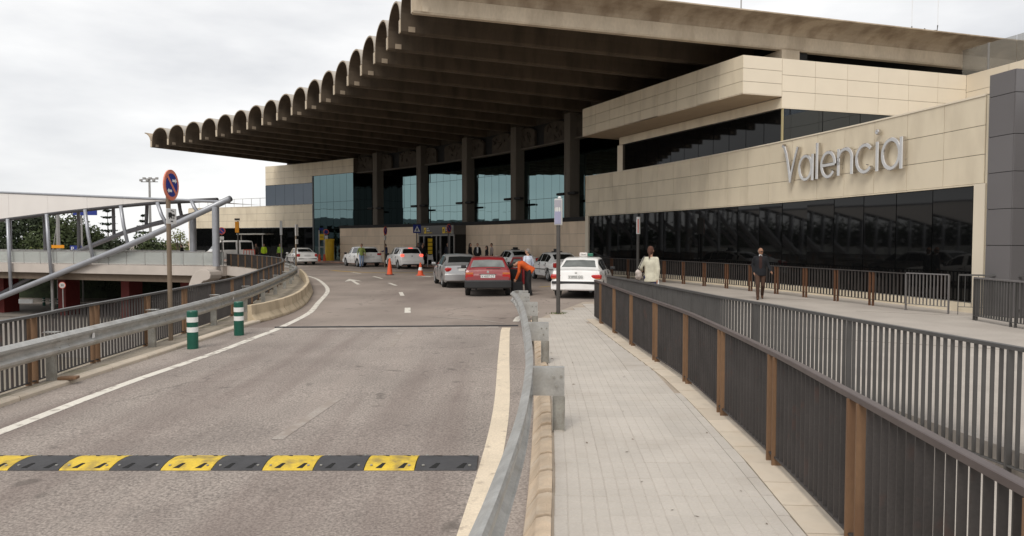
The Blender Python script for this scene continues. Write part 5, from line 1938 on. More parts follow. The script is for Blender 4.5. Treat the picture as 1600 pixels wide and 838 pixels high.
# the red hatchback with its passenger door open
h, w = 4.02 / 2, 1.70 / 2
golf = dict(seams=(-0.45,), paint=car_red, rear_glass=car_glass_l,
            keys=hatch_keys(4.02, 1.70, 1.42, zb=0.27, belt=0.94, rear_slope=0.44, hood=0.88, nose=0.70, bonnet=1.05, tail_in=0.10),
            axles=(-1.25, 1.22), wheel_r=0.30, top_glass=[('rear_window', 3.2, 3.95), ('windscreen', 7.1, 7.9)],
            side_glass=[(4.0, 5.4), (5.5, 7.6)],
            bits=[('tail_light', tail_red, w * 0.775, -h + 0.09, 0.735, 0.28, 0.14, 0.13, 0.012),
                  ('tail_light', tail_amber, w * 0.775, -h + 0.10, 0.835, 0.27, 0.14, 0.065, 0.012),
                  ('mirror', car_black, w + 0.09, 0.72, 0.98, 0.20, 0.10, 0.13, 0.03),
                  ('wiper', car_black, 0.20, -h + 0.175, 1.00, 0.52, 0.02, 0.025, 0.005, 0.0, True),
                  ('plate_recess', car_black, 0, -h + 0.045, 0.805, 0.62, 0.02, 0.02, 0.004),
                  ('badge', galv, 0, -h + 0.085, 0.885, 0.08, 0.02, 0.08, 0.01),
                  ('exhaust', car_black, -0.42, -h + 0.1, 0.27, 0.07, 0.2, 0.06, 0.02, 0, True)] + front_bits(h, w, 0.70, car_red),
            bumpers=[('rear_bumper', car_black, -h - 0.01, -h + 0.32, 0.30, 0.60, w * 0.985, 0.06), ('front_bumper', car_black, h - 0.12, h - 0.5, 0.28, 0.55, w * 0.97, 0.12)],
            plate=(-h + 0.012, 0.735, 'V 4007 CT'))
car('red hatchback with black rear bumper and its passenger door open', -0.95, 26.95, rad(2.5), golf, name='parked_car')

h, w = 4.55 / 2, 1.75 / 2
mondeo = dict(seams=(-0.95, 0.05), paint=car_silver, keys=saloon_keys(4.55, 1.75, 1.42, zb=0.25, belt=0.92, boot=1.0, bootz=0.97, rear_slope=0.72, hood=0.84),
              axles=(-1.36, 1.34), wheel_r=0.31, top_glass=[('rear_window', 4.08, 4.95), ('windscreen', 8.1, 8.9)], side_glass=[(4.45, 5.6), (5.7, 7.15), (7.25, 8.7)],
              bits=[('tail_light', tail_red, w * 0.74, -h + 0.12, 0.79, 0.36, 0.20, 0.19, 0.06, rad(-16)),
                    ('bumper_strip', galv, 0, -h - 0.055, 0.50, 1.1, 0.03, 0.02, 0.005),
                    ('plate_recess', car_black, 0, -h + 0.05, 0.86, 0.62, 0.03, 0.03, 0.004),
                    ('mirror', car_silver, w + 0.08, 0.80, 0.97, 0.19, 0.10, 0.12, 0.03)] + front_bits(h, w, 0.66, car_silver),
              bumpers=[('rear_bumper', car_silver, -h + 0.0, -h + 0.34, 0.30, 0.62, w * 0.97, 0.09), ('front_bumper', car_silver, h - 0.12, h - 0.5, 0.26, 0.52, w * 0.95, 0.12)],
              plate=(-h + 0.02, 0.78, ''))
car('silver saloon standing to the left of the red hatchback', -2.52, 31.75, rad(13), mondeo, name='parked_car')

h, w = 4.56 / 2, 1.76 / 2
peug = dict(seams=(-0.95, 0.05), paint=car_white, rear_glass=car_glass_l, keys=saloon_keys(4.56, 1.77, 1.41, zb=0.27, belt=0.92, boot=1.0, bootz=0.98, rear_slope=0.66, hood=0.84),
            axles=(-1.30, 1.38), wheel_r=0.31, top_glass=[('rear_window', 4.08, 4.95), ('windscreen', 8.1, 8.9)], side_glass=[(4.45, 5.6), (5.7, 7.15), (7.25, 8.7)],
            bits=[('tail_light', tail_red, w * 0.78, -h + 0.10, 0.765, 0.40, 0.18, 0.17, 0.05, rad(-12)),
                  ('tail_light_lens', tail_amber, w * 0.86, -h + 0.02, 0.715, 0.17, 0.05, 0.05, 0.01, rad(-12)),
                  ('bumper_strip', car_black, 0, -h - 0.035, 0.57, 1.66, 0.09, 0.09, 0.02),
                  ('boot_seam', joint_dark, 0, -h + 0.035, 0.645, 1.28, 0.02, 0.012, 0.003),
                  ('badge', galv, 0, -h + 0.055, 0.90, 0.08, 0.02, 0.07, 0.01),
                  ('exhaust', car_black, 0.52, -h + 0.06, 0.27, 0.10, 0.2, 0.08, 0.03, 0, True),
                  
                  ('mirror', car_black, w + 0.10, 0.78, 0.97, 0.19, 0.10, 0.12, 0.03)] + front_bits(h, w, 0.66, car_white),
            bumpers=[('rear_bumper', car_white, -h + 0.0, -h + 0.34, 0.30, 0.62, w * 0.98, 0.075), ('front_bumper', car_white, h - 0.12, h - 0.5, 0.26, 0.52, w * 0.95, 0.12)],
            plate=(-h + 0.005, 0.765, 'V 8905 GG'), taxi=(-0.10, 1.41))
car('white taxi saloon with lit sign on its roof, nearest to the railing', 2.72, 26.15, rad(-13.5), peug, group='white taxis', name='taxi', cat='taxi')

h, w = 4.52 / 2, 1.73 / 2
octavia = dict(seams=(-0.95, 0.05), paint=car_white, keys=saloon_keys(4.52, 1.74, 1.43, zb=0.26, belt=0.93, boot=0.72, bootz=1.0, rear_slope=0.95, hood=0.86),
               axles=(-1.27, 1.25), wheel_r=0.31, top_glass=[('rear_window', 4.05, 4.95), ('windscreen', 8.1, 8.9)], side_glass=[(4.6, 5.5), (5.6, 7.1), (7.2, 8.7)],
               strip=car_black, strip_t=(2.5, 11),
               bits=[('tail_light', tail_red, w * 0.84, -h + 0.09, 0.82, 0.24, 0.20, 0.24, 0.05, rad(-10)),
                     ('bumper_strip', car_black, 0, -h - 0.05, 0.54, 1.5, 0.05, 0.06, 0.02),
                     ('mirror', car_white, w + 0.08, 0.80, 0.98, 0.19, 0.10, 0.13, 0.03)] + front_bits(h, w, 0.66, car_white),
               bumpers=[('rear_bumper', car_white, -h + 0.0, -h + 0.34, 0.30, 0.62, w * 0.98, 0.075), ('front_bumper', car_white, h - 0.12, h - 0.5, 0.26, 0.52, w * 0.95, 0.12)],
               plate=(-h + 0.015, 0.80, ''))
car('white liftback taxi with black roof sign, between red car and nearest taxi', 2.25, 35.95, rad(15), dict(octavia, taxi=(-0.2, 1.43, 'bar')), group='white taxis', name='taxi', cat='taxi')
car('white saloon farthest to the left, beside the curved railing', -18.2, 60.0, rad(31), octavia, group='white taxis', name='taxi', cat='taxi')

h, w = 4.28 / 2, 1.77 / 2
altea = dict(seams=(-0.9, 0.1), paint=car_white, keys=hatch_keys(4.28, 1.77, 1.57, zb=0.27, belt=1.00, rear_slope=0.42, hood=0.94, nose=0.74, bonnet=0.85, mpv=0.15, tail_in=0.10),
             axles=(-1.30, 1.28), wheel_r=0.32, top_glass=[('rear_window', 3.15, 3.95), ('windscreen', 7.1, 7.9)], side_glass=[(4.1, 5.1), (5.2, 6.35), (6.45, 7.6)],
             bits=[('tail_light', tail_red, w * 0.78, -h + 0.13, 0.985, 0.34, 0.16, 0.15, 0.04, rad(-12)),
                   ('badge', galv, 0, -h + 0.08, 0.93, 0.09, 0.02, 0.09, 0.01),
                   ('rear_sill', car_black, 0, -h - 0.01, 0.335, 1.4, 0.10, 0.09, 0.02),
                   ('mirror', car_black, w + 0.09, 0.92, 1.04, 0.20, 0.10, 0.14, 0.03)] + front_bits(h, w, 0.74, car_white),
             bumpers=[('rear_bumper', car_white, -h + 0.01, -h + 0.34, 0.34, 0.66, w * 0.98, 0.075), ('front_bumper', car_white, h - 0.12, h - 0.5, 0.28, 0.58, w * 0.95, 0.12)],
             plate=(-h + 0.02, 0.78, ''))
car('white taxi with dark tail lamps behind the man in the green shirt', -12.0, 55.5, rad(33), altea, group='white taxis', name='taxi', cat='taxi')
altea2 = dict(altea, bits=[('tail_light', brake_on, w * 0.80, -h + 0.13, 0.985, 0.24, 0.16, 0.17, 0.04, rad(-12)),
                           ('brake_light', brake_on, 0, -h + 0.50, 1.49, 0.32, 0.05, 0.05, 0.01)] + altea['bits'][1:], plate=(-h + 0.005, 0.50, ''))
car('white taxi with glowing brake lamps behind the larger cone', -8.0, 51.6, rad(25), altea2, group='white taxis', name='taxi', cat='taxi')
car('white taxi half hidden behind the red car and its open door', 0.15, 45.6, rad(20), dict(octavia, taxi=(-0.2, 1.43, 'bar')), group='white taxis', name='taxi', cat='taxi')

h, w = 4.5 / 2, 1.80 / 2
van = dict(paint=car_white, keys=[(-h, 0.38, 0.58, 0.60, w * .94, w * .8), (-h + 0.04, 0.3, 1.0, 1.02, w * .97, w * .84), (-h + 0.06, 0.3, 1.12, 1.16, w * .98, w * .86), (-h + 0.20, 0.3, 1.13, 2.00, w, w * .80),
                                  (-h + 0.5, 0.3, 1.13, 2.06, w, w * .82), (0.3, 0.3, 1.12, 2.06, w, w * .82), (0.85, 0.3, 1.10, 2.0, w, w * .80), (1.55, 0.3, 1.05, 1.10, w, w * .82), (h - 0.12, 0.3, 0.85, 0.88, w * .95, w * .8), (h, 0.36, 0.66, 0.68, w * .88, w * .75)],
           axles=(-1.35, 1.4), wheel_r=0.32, top_glass=[('rear_window', 2.15, 2.9), ('windscreen', 6.1, 6.9)], side_glass=[(3.2, 4.4), (4.5, 5.4), (5.5, 6.7)],
           bits=[('tail_light', tail_red, w * 0.92, -h + 0.03, 0.95, 0.12, 0.10, 0.34, 0.02), ('mirror', car_black, w + 0.1, 1.2, 1.2, 0.2, 0.1, 0.2, 0.03)] + front_bits(h, w, 0.75, car_white),
           bumpers=[('rear_bumper', car_black, -h, -h + 0.3, 0.34, 0.6, w * .98, 0.05), ('front_bumper', car_black, h - 0.05, h - 0.4, 0.3, 0.58, w * .96, 0.08)], plate=(-h + 0.0, 0.75, ''))
car('tall white van beyond the footbridge canopy columns', -26.6, 65.2, rad(128), van, name='van', cat='van')
car('pale grey car on the far road beyond the footbridge, seen between the truss struts', -58.0, 92, rad(80), dict(mondeo, paint=car_white), name='parked_car', z=-0.6)
# open passenger door of the red car
dr = MB()
o_pts = [(0, 0.30), (0.0, 0.93), (0.34, 1.36), (0.98, 1.38), (1.10, 0.96), (1.10, 0.34), (0.95, 0.28)]
i_pts = [(0.13, 0.97), (0.37, 1.30), (0.92, 1.32), (1.02, 0.99)]
n = len(o_pts)


def frame(outer, inner, t):
    mb = MB()
    pts = outer + inner
    fs = [(0, 1, 4, 5, 6), ]
    for s, yy in ((1, 0.0), (-1, t)):
        pass
    lower = [outer[0], outer[1], outer[4], outer[5], outer[6]]
    m = len(lower)
    mb.add([(a, 0, b) for a, b in lower] + [(a, t, b) for a, b in lower], [list(range(m)), list(range(m, 2 * m))[::-1]] + [(i, m + i, m + (i + 1) % m, (i + 1) % m) for i in range(m)])
    up_o = [outer[1], outer[2], outer[3], outer[4]]
    for k in range(3):
        q = [up_o[k], up_o[k + 1], inner[k + 1], inner[k]]
        mb.add([(a, 0.004, b) for a, b in q] + [(a, t - 0.004, b) for a, b in q], [(0, 1, 2, 3), (7, 6, 5, 4), (0, 4, 5, 1), (1, 5, 6, 2), (2, 6, 7, 3), (3, 7, 4, 0)])
    return mb


golf_root = [o for o in bpy.data.objects if o.get('label', '').startswith('red hatchback')][0]
door = frame(o_pts, i_pts, 0.06).build('door', [car_red], golf_root, world=False, loc=(0.83, 0.86, 0.0), rz=rad(-60))
MB().add([(a, 0.03, b) for a, b in i_pts], [(0, 1, 2, 3)]).build('door_window', car_glass_l, door, world=False)
MB().box((0.55, -0.012, 0.62), (0.95, 0.03, 0.55)).build('door_lining', car_black, door, world=False, bevel=0.02)
MB().box((0.20, -0.06, 1.02), (0.10, 0.14, 0.12)).build('mirror', car_black, door, world=False, bevel=0.03)
mt_ = MB().box((0.08, -0.02, 1.0), (0.1, 0.06, 0.08)).build('hinge_cover', car_black, door, world=False)
MB().box((0.78, 0.1, 0.70), (0.08, 1.05, 0.70)).build('door_opening', car_under, golf_root, world=False)

# ------------------------------------------------------------------ people
VOX = {}


def remesh(o, v, sub=False):
    m = o.modifiers.new('remesh', 'REMESH')
    m.mode = 'VOXEL'
    m.voxel_size = v
    m.use_smooth_shade = True
    s = o.modifiers.new('smooth', 'SMOOTH')
    s.factor = 0.5
    s.iterations = 3 if v < 0.02 else 2
    return o


def person(label, x, y, rz, z=0.0, hgt=1.74, top='dark', top_mat=None, leg_mat=None, hair_mat=None, shoe_mat=None, skin_mat=None, pose=None,
           voxel=0.022, hair='short', build=1.0, open_front=None, skirt=False, group=None, coat=False, cat='person'):
    J = dict(hip=(0, 0, 0.93), chest=(0, 0.0, 1.27), neck=(0, 0.0, 1.47), head=(0, 0.025, 1.625),
             shL=(-0.165 * build, 0, 1.405), shR=(0.165 * build, 0, 1.405), elL=(-0.245, -0.03, 1.15), elR=(0.245, -0.03, 1.15), wrL=(-0.25, 0.05, 0.91), wrR=(0.25, 0.05, 0.91),
             hiL=(-0.095, 0, 0.92), hiR=(0.095, 0, 0.92), knL=(-0.105, 0.02, 0.50), knR=(0.105, 0.02, 0.50), anL=(-0.11, -0.02, 0.085), anR=(0.11, -0.02, 0.085))
    J.update(pose or {})
    J = {k: Vector(v) for k, v in J.items()}
    skin_mat = skin_mat or skin
    shoe_mat = shoe_mat or cloth('shoe_black', (0.015, 0.013, 0.012))
    s = hgt / 1.745
    up = (J['head'] - J['neck']).normalized()
    fwd = Vector((0, 1, 0))
    hd = J['headdir'].normalized() if 'headdir' in J else Vector((0, 1, -0.05)).normalized()
    side = hd.cross(up).normalized()
    hd = up.cross(side).normalized()
    Rm = Matrix((side, hd, up)).transposed()
    B = MB()
    H_ = J['head']
    B.ell(H_ + up * 0.012, (0.076, 0.094, 0.105), 16, 12, Rm)
    B.ell(H_ + hd * 0.02 - up * 0.055, (0.058, 0.070, 0.062), 14, 10, Rm)
    B.ell(H_ + hd * 0.094 - up * 0.020, (0.014, 0.020, 0.024), 8, 6, Rm)
    B.ell(H_ + hd * 0.075 - up * 0.065, (0.026, 0.016, 0.010), 8, 6, Rm)
    B.ell(H_ + hd * 0.080 + up * 0.018, (0.045, 0.016, 0.010), 8, 6, Rm)
    for sg in (-1, 1):
        B.ell(H_ + side * (0.078 * sg) - hd * 0.005 - up * 0.01, (0.012, 0.024, 0.032), 8, 6, Rm)
    B.cap(J['neck'] - up * 0.05, H_ - up * 0.05, 0.055, 0.052)
    sp = (J['chest'] - J['hip'])
    spd = sp.normalized()
    acr = (J['shR'] - J['shL']).normalized()
    ff = acr.cross(spd) * -1
    if ff.length < 1e-3:
        ff = fwd
    ff.normalize()
    Rt = Matrix((acr, spd.cross(acr).normalized(), spd)).transposed()
    shc = (J['shL'] + J['shR']) / 2

    def torso(m, g, hem=0.10):
        path = [(J['hip'] - spd * hem, 0.166, 0.122), (J['hip'] - spd * (hem - 0.02), 0.172, 0.128), (J['hip'] + sp * 0.06, 0.168, 0.124), (J['hip'] + sp * 0.40, 0.147, 0.108), (J['hip'] + sp * 0.70, 0.155, 0.112),
                (J['chest'] + spd * 0.02, 0.166, 0.116), (J['chest'] + (J['neck'] - J['chest']) * 0.42, 0.160, 0.104), (J['chest'] + (J['neck'] - J['chest']) * 0.72, 0.115, 0.080), (J['neck'] - up * 0.010, 0.062, 0.056)]
        rg = []
        for q, (c, rx, ry) in enumerate(path):
            d = (path[min(q + 1, len(path) - 1)][0] - path[max(q - 1, 0)][0]).normalized()
            b_ = d.cross(acr).normalized()
            a_ = b_.cross(d).normalized()
            gg = g if q < 7 else g * 0.4
            rg.append([tuple(c + a_ * ((rx * build + gg) * cos(2 * pi * k / 18)) + b_ * ((ry * build + gg) * sin(2 * pi * k / 18))) for k in range(18)])
        m.rings(rg)
        for a in 'LR':
            m.cap(J['neck'] - up * 0.055, J['sh' + a], 0.052 + g * .4, 0.050 + g * .6)

    def arms(m, g):
        for a in 'LR':
            m.cap(J['sh' + a], J['el' + a], 0.052 + g, 0.042 + g)
            m.cap(J['el' + a], J['wr' + a], 0.045 + g, 0.032 + g)

    def legs(m, g):
        for a in 'LR':
            m.cap(J['hi' + a], J['kn' + a], 0.085 + g, 0.058 + g)
            m.cap(J['kn' + a], J['an' + a], 0.058 + g, 0.042 + g)
        m.ell(J['hip'], (0.158 * build + g, 0.118 * build + g, 0.125 + g), 14, 10)
    torso(B, -0.014, 0.02)
    arms(B, -0.012)
    legs(B, -0.014)
    for a, sg in (('L', -1), ('R', 1)):
        w = J['wr' + a]
        d = (w - J['el' + a]).normalized()
        k = J.get('hand' + a)
        d = (k - w).normalized() if k is not None else (d + Vector((0, 0.12, -0.1))).normalized()
        c = d.cross(Vector((sg, 0, 0)))
        c = c.normalized() if c.length > 0.1 else Vector((0, 1, 0))
        b = d.cross(c).normalized()
        palm = w + d * 0.055
        B.cap(w, palm + d * 0.02, 0.028, 0.036, 8)
        for q in range(4):
            r0 = palm + d * 0.035 + c * (0.028 - 0.0185 * q)
            ln = (0.065, 0.075, 0.070, 0.055)[q]
            mid = r0 + d * ln * 0.55 + b * 0.006 * sg
            B.cap(r0, mid, 0.0115, 0.0105, 6)
            B.cap(mid, mid + (d * 0.75 - b * 0.55 * sg).normalized() * ln * 0.5, 0.0105, 0.009, 6)
        t0 = w + d * 0.035 + c * 0.030
        t1 = t0 + (d * 0.6 + c * 0.7).normalized() * 0.045
        B.cap(t0, t1, 0.013, 0.012, 6)
        B.cap(t1, t1 + (d * 0.9 + c * 0.25).normalized() * 0.032, 0.012, 0.009, 6)
    body = B.build('person', skin_mat, None, world=False)
    tag(body, label, cat, group)
    body.location = (x, y, z)
    body.rotation_euler = (0, 0, rz)
    body.scale = (s, s, s)
    WL[body.name] = Vector((x, y, z))
    remesh(body, min(voxel, 0.014) if voxel < 0.02 else 0.02)

    def part(nm, m, mat, vx=None):
        o = bpy.data.objects.new(nm, m.mesh(nm, mat))
        COL.objects.link(o)
        o.parent = body
        return remesh(o, vx or voxel) if vx != 0 else o
    T = MB()
    torso(T, 0.008 if not coat else 0.017, 0.06 if not coat else 0.13)
    arms(T, 0.006 if not coat else 0.013)
    part('jacket' if coat else 'shirt', T, top_mat)
    L = MB()
    legs(L, 0.012)
    if skirt:
        for q in range(3):
            L.cap(J['hip'] - Vector((0, 0, 0.05)), (J['knL'] + J['knR']) / 2 - Vector((0, 0, .2)), 0.17, 0.22, 14)
    part('trousers', L, leg_mat)
    Sx = MB()
    for a in 'LR':
        an = J['an' + a]
        td = J.get('toe' + a)
        td = (td - an) if td is not None else Vector((0.015 if a == 'R' else -0.015, 0.16, -0.045))
        Sx.cap(an + Vector((0, -0.02, -0.035)), an + td, 0.046, 0.036)
        Sx.cap(an, an + Vector((0, -0.01, -0.03)), 0.045, 0.047)
    part('shoes', Sx, shoe_mat)
    if hair_mat and hair != 'bald':
        Hh = MB()
        Hh.ell(H_ + up * 0.028 - hd * 0.016, (0.084, 0.094, 0.102), 16, 12, Rm)
        Hh.ell(H_ - hd * 0.045 - up * 0.02, (0.076, 0.058, 0.075), 14, 10, Rm)
        if hair == 'tail':
            Hh.cap(H_ - hd * 0.10 - up * 0.02, H_ - hd * 0.115 - up * 0.22, 0.035, 0.018)
            Hh.ell(H_ - up * 0.02 - hd * 0.03, (0.086, 0.075, 0.09), 14, 10, Rm)
        if hair == 'long':
            Hh.cap(H_ - hd * 0.06 + up * 0.02, H_ - hd * 0.075 - up * 0.20, 0.085, 0.075)
        part('hair', Hh, hair_mat)
    elif hair == 'bald' and hair_mat:
        Hh = MB()
        Hh.ell(H_ - hd * 0.030 + up * 0.0, (0.0815, 0.075, 0.075), 14, 10, Rm)
        part('hair', Hh, hair_mat)
    if voxel < 0.02:
        for sg in (-1, 1):
            e = MB()
            e.ell(H_ + hd * 0.083 + side * (0.030 * sg) + up * 0.002, (0.012, 0.008, 0.008), 8, 6, Rm)
            part('eye', e, ink, 0)
    if open_front:
        Fp = MB()
        c = J['chest'] + ff * (0.0)
        frontv = Vector((0, 1, 0))
        Fp.ell(J['chest'] + frontv * 0.062 + Vector((0, 0, -0.06)), (0.085, 0.092, 0.30), 12, 10)
        part('pullover', Fp, open_front)
    body['_j'] = 1
    del body['_j']
    return body, J, s, Rm, part


walkR = dict(knR=(0.10, 0.14, 0.50), anR=(0.11, 0.16, 0.085), knL=(-0.10, 0.03, 0.50), anL=(-0.11, -0.20, 0.13), toeL=(-0.12, -0.07, 0.045),
             elL=(-0.25, 0.06, 1.16), wrL=(-0.25, 0.22, 0.95), elR=(0.25, -0.10, 1.16), wrR=(0.26, -0.06, 0.92))
# man walking towards the camera on the plaza (local +y is where he goes: towards the camera and a little to his left)
mb_, J, s, Rm, part = person('balding man in dark jacket and brown trousers walking on the plaza', 8.40, 23.55, rad(162), 0.0, 1.75, top_mat=cloth('navy_jacket', (0.0065, 0.007, 0.010)), leg_mat=cloth('brown_trousers', (0.060, 0.030, 0.018)),
                             hair_mat=cloth('grey_hair', (0.20, 0.18, 0.16)), shoe_mat=cloth('brown_shoe', (0.085, 0.040, 0.020)), hair='bald', skin_mat=skin_dark, voxel=0.015, coat=True, build=1.05,
                             open_front=cloth('brown_pullover', (0.030, 0.011, 0.009)),
                             pose=dict(headdir=(-0.62, 0.78, -0.05), knR=(0.085, 0.17, 0.51), anR=(0.075, 0.22, 0.085), knL=(-0.085, 0.04, 0.49), anL=(-0.075, -0.26, 0.15), toeL=(-0.08, -0.14, 0.045),
                                       elL=(-0.25, -0.02, 1.15), wrL=(-0.33, 0.14, 0.97), elR=(0.25, -0.08, 1.15), wrR=(0.20, 0.00, 0.93)))
m_ = MB()
hd = Rm @ Vector((0, 1, 0)); sdv = Rm @ Vector((1, 0, 0)); up = Rm @ Vector((0, 0, 1))
for sg in (-1, 1):
    m_.ell(J['head'] + hd * 0.090 + sdv * (0.033 * sg) + up * 0.006, (0.027, 0.012, 0.020), 10, 8, Rm)
m_.cap(J['head'] + hd * 0.094 - sdv * 0.03 + up * 0.008, J['head'] + hd * 0.094 + sdv * 0.03 + up * 0.008, 0.006, 0.006, 6)
for sg in (-1, 1):
    m_.cap(J['head'] + hd * 0.085 + sdv * (0.06 * sg) + up * 0.01, J['head'] - hd * 0.01 + sdv * (0.086 * sg) + up * 0.012, 0.004, 0.004, 6)
part('sunglasses', m_, ink, 0)
m_ = MB()
m_.cap(J['neck'] + Vector((0, 0.015, -0.005)), J['neck'] + Vector((0, 0.02, 0.02)), 0.060, 0.057)
part('collar', m_, cloth('white_shirt', (0.62, 0.62, 0.62)), 0.012)

# woman with a pale jacket and a bag, seen from behind
wb_, J, s, Rm, part = person('woman in cream jacket with ponytail carrying a pale shoulder bag', 3.86, 19.4, rad(-14), 0.0, 1.83, top_mat=cloth('cream_jacket', (0.56, 0.53, 0.42)), leg_mat=cloth('indigo_jeans', (0.022, 0.024, 0.075)),
                             hair_mat=cloth('auburn_hair', (0.075, 0.030, 0.018)), hair='tail', voxel=0.015, coat=True, build=0.92,
                             pose=dict(knL=(-0.09, 0.14, 0.50), anL=(-0.10, 0.18, 0.085), anR=(0.10, -0.16, 0.11), elL=(-0.26, -0.06, 1.18), wrL=(-0.24, 0.16, 1.12), elR=(0.20, -0.06, 1.14), wrR=(0.185, -0.05, 0.88), headdir=(0.25, 1, 0)))
bag = MB()
bag.ell((-0.30, -0.03, 0.98), (0.085, 0.19, 0.13), 16, 10)
bag.ell((-0.32, -0.15, 1.05), (0.07, 0.08, 0.08), 12, 8)
bag.ell((-0.31, 0.10, 1.06), (0.07, 0.08, 0.08), 12, 8)
bag.ell((-0.34, -0.02, 0.93), (0.06, 0.13, 0.07), 12, 8)
hb_ = thing('handbag', 'slouchy pale pink handbag hanging at the side of the woman', 'handbag', (3.86, 19.4, 0.0), rad(-14))
hb_.scale = (s, s, s)
o = bag.build('bag_body', cloth('pale_bag', (0.50, 0.43, 0.39)), hb_, world=False)
remesh(o, 0.015)
for q in (-0.10, 0.04):
    MB().tube([(-0.31, q - 0.06, 1.10), (-0.245, q - 0.09, 1.28), (-0.175, -0.06, 1.455), (-0.155, 0.0, 1.475), (-0.19, 0.07, 1.44), (-0.26, q + 0.09, 1.25), (-0.30, q + 0.06, 1.10)], 0.013, 8).build('strap', cloth('dark_strap', (0.10, 0.09, 0.09)), hb_, world=False, smooth=True)
ph = MB().box((0.205, -0.04, 0.72), (0.03, 0.05, 0.30))
o = ph.build('rolled_paper', sign_white)
o.location = (3.86, 19.4, 0); o.rotation_euler = (0, 0, rad(-14)); o.scale = (s, s, s)
tag(o, 'white rolled paper in the right hand of the woman', 'paper')

# person in an orange jacket bending over a suitcase beside the red car
ob_, J, s, Rm, part = person('person in bright orange jacket bending down over a black suitcase', 0.62, 25.6, rad(86), -0.02, 1.80, top_mat=cloth('orange_jacket', (0.50, 0.080, 0.012)), leg_mat=cloth('black_trousers', (0.010, 0.010, 0.011)),
                             hair_mat=cloth('dark_hair', (0.022, 0.018, 0.016)), voxel=0.016, coat=True,
                             pose=dict(hip=(0, -0.05, 0.92), hiL=(-0.095, -0.05, 0.90), hiR=(0.095, -0.05, 0.90), chest=(0, 0.22, 1.10), neck=(0, 0.40, 1.15), head=(0, 0.53, 1.09), headdir=(0, 0.45, -0.9),
                                       shL=(-0.165, 0.34, 1.10), shR=(0.165, 0.34, 1.10), elL=(-0.22, 0.34, 0.84), wrL=(-0.17, 0.44, 0.60), elR=(0.22, 0.34, 0.84), wrR=(0.14, 0.46, 0.60), knL=(-0.12, 0.03, 0.48), knR=(0.12, 0.06, 0.48), anL=(-0.14, -0.08, 0.085), anR=(0.14, 0.02, 0.085)))
sc2 = thing('suitcase', 'small black suitcase on the road under the hands of the orange jacket', 'suitcase', (0.18, 25.62, -0.02), rad(20))
MB().box((0, 0, 0.29), (0.42, 0.24, 0.46)).build('case', cloth('black_case', (0.012, 0.012, 0.013)), sc2, world=False, bevel=0.05)
for sx in (-0.15, 0.15):
    MB().rings([[(sx + xx, 0.045 * cos(2 * pi * i / 12), 0.045 + 0.045 * sin(2 * pi * i / 12)) for i in range(12)] for xx in (-0.02, 0.02)]).build('wheel', tyre_mat, sc2, world=False)
MB().tube([(-0.08, 0, 0.52), (-0.07, 0, 0.57), (0.07, 0, 0.57), (0.08, 0, 0.52)], 0.015, 6).build('handle', car_black, sc2, world=False)

person('grey haired man in white shirt standing behind the open red door', 0.62, 27.15, rad(40), -0.02, 1.70, top_mat=cloth('pale_blue_shirt', (0.58, 0.62, 0.72)), leg_mat=cloth('black_trousers', (0.010, 0.010, 0.011)),
       hair_mat=cloth('grey_hair', (0.20, 0.18, 0.16)), voxel=0.018, pose=dict(headdir=(-0.6, 0.8, -0.3)))
person('man in green shirt and jeans standing beside a white taxi', -11.45, 53.0, rad(200), -0.02, 1.80, top_mat=cloth('green_shirt', (0.20, 0.25, 0.065)), leg_mat=cloth('light_jeans', (0.20, 0.27, 0.40)), hair_mat=cloth('brown_hair', (0.10, 0.05, 0.03)), pose=dict(walkR, headdir=(0.8, 0.4, -0.1)))
person('man in dark blue top looking down between the two white taxis', -10.3, 57.0, rad(75), -0.02, 1.80, top_mat=cloth('blue_top', (0.040, 0.050, 0.13)), leg_mat=cloth('black_trousers', (0.010, 0.010, 0.011)), hair_mat=cloth('brown_hair', (0.10, 0.05, 0.03)),
       pose=dict(headdir=(0, 0.8, -0.5), head=(0, 0.06, 1.61), elL=(-0.24, 0.05, 1.16), wrL=(-0.16, 0.30, 1.12), elR=(0.24, 0.05, 1.16), wrR=(0.16, 0.30, 1.12)))
dk = cloth('black_suit', (0.011, 0.011, 0.012))
navy = cloth('navy_suit', (0.018, 0.019, 0.028))
hr = cloth('dark_hair', (0.022, 0.018, 0.016))
zP = 0.10
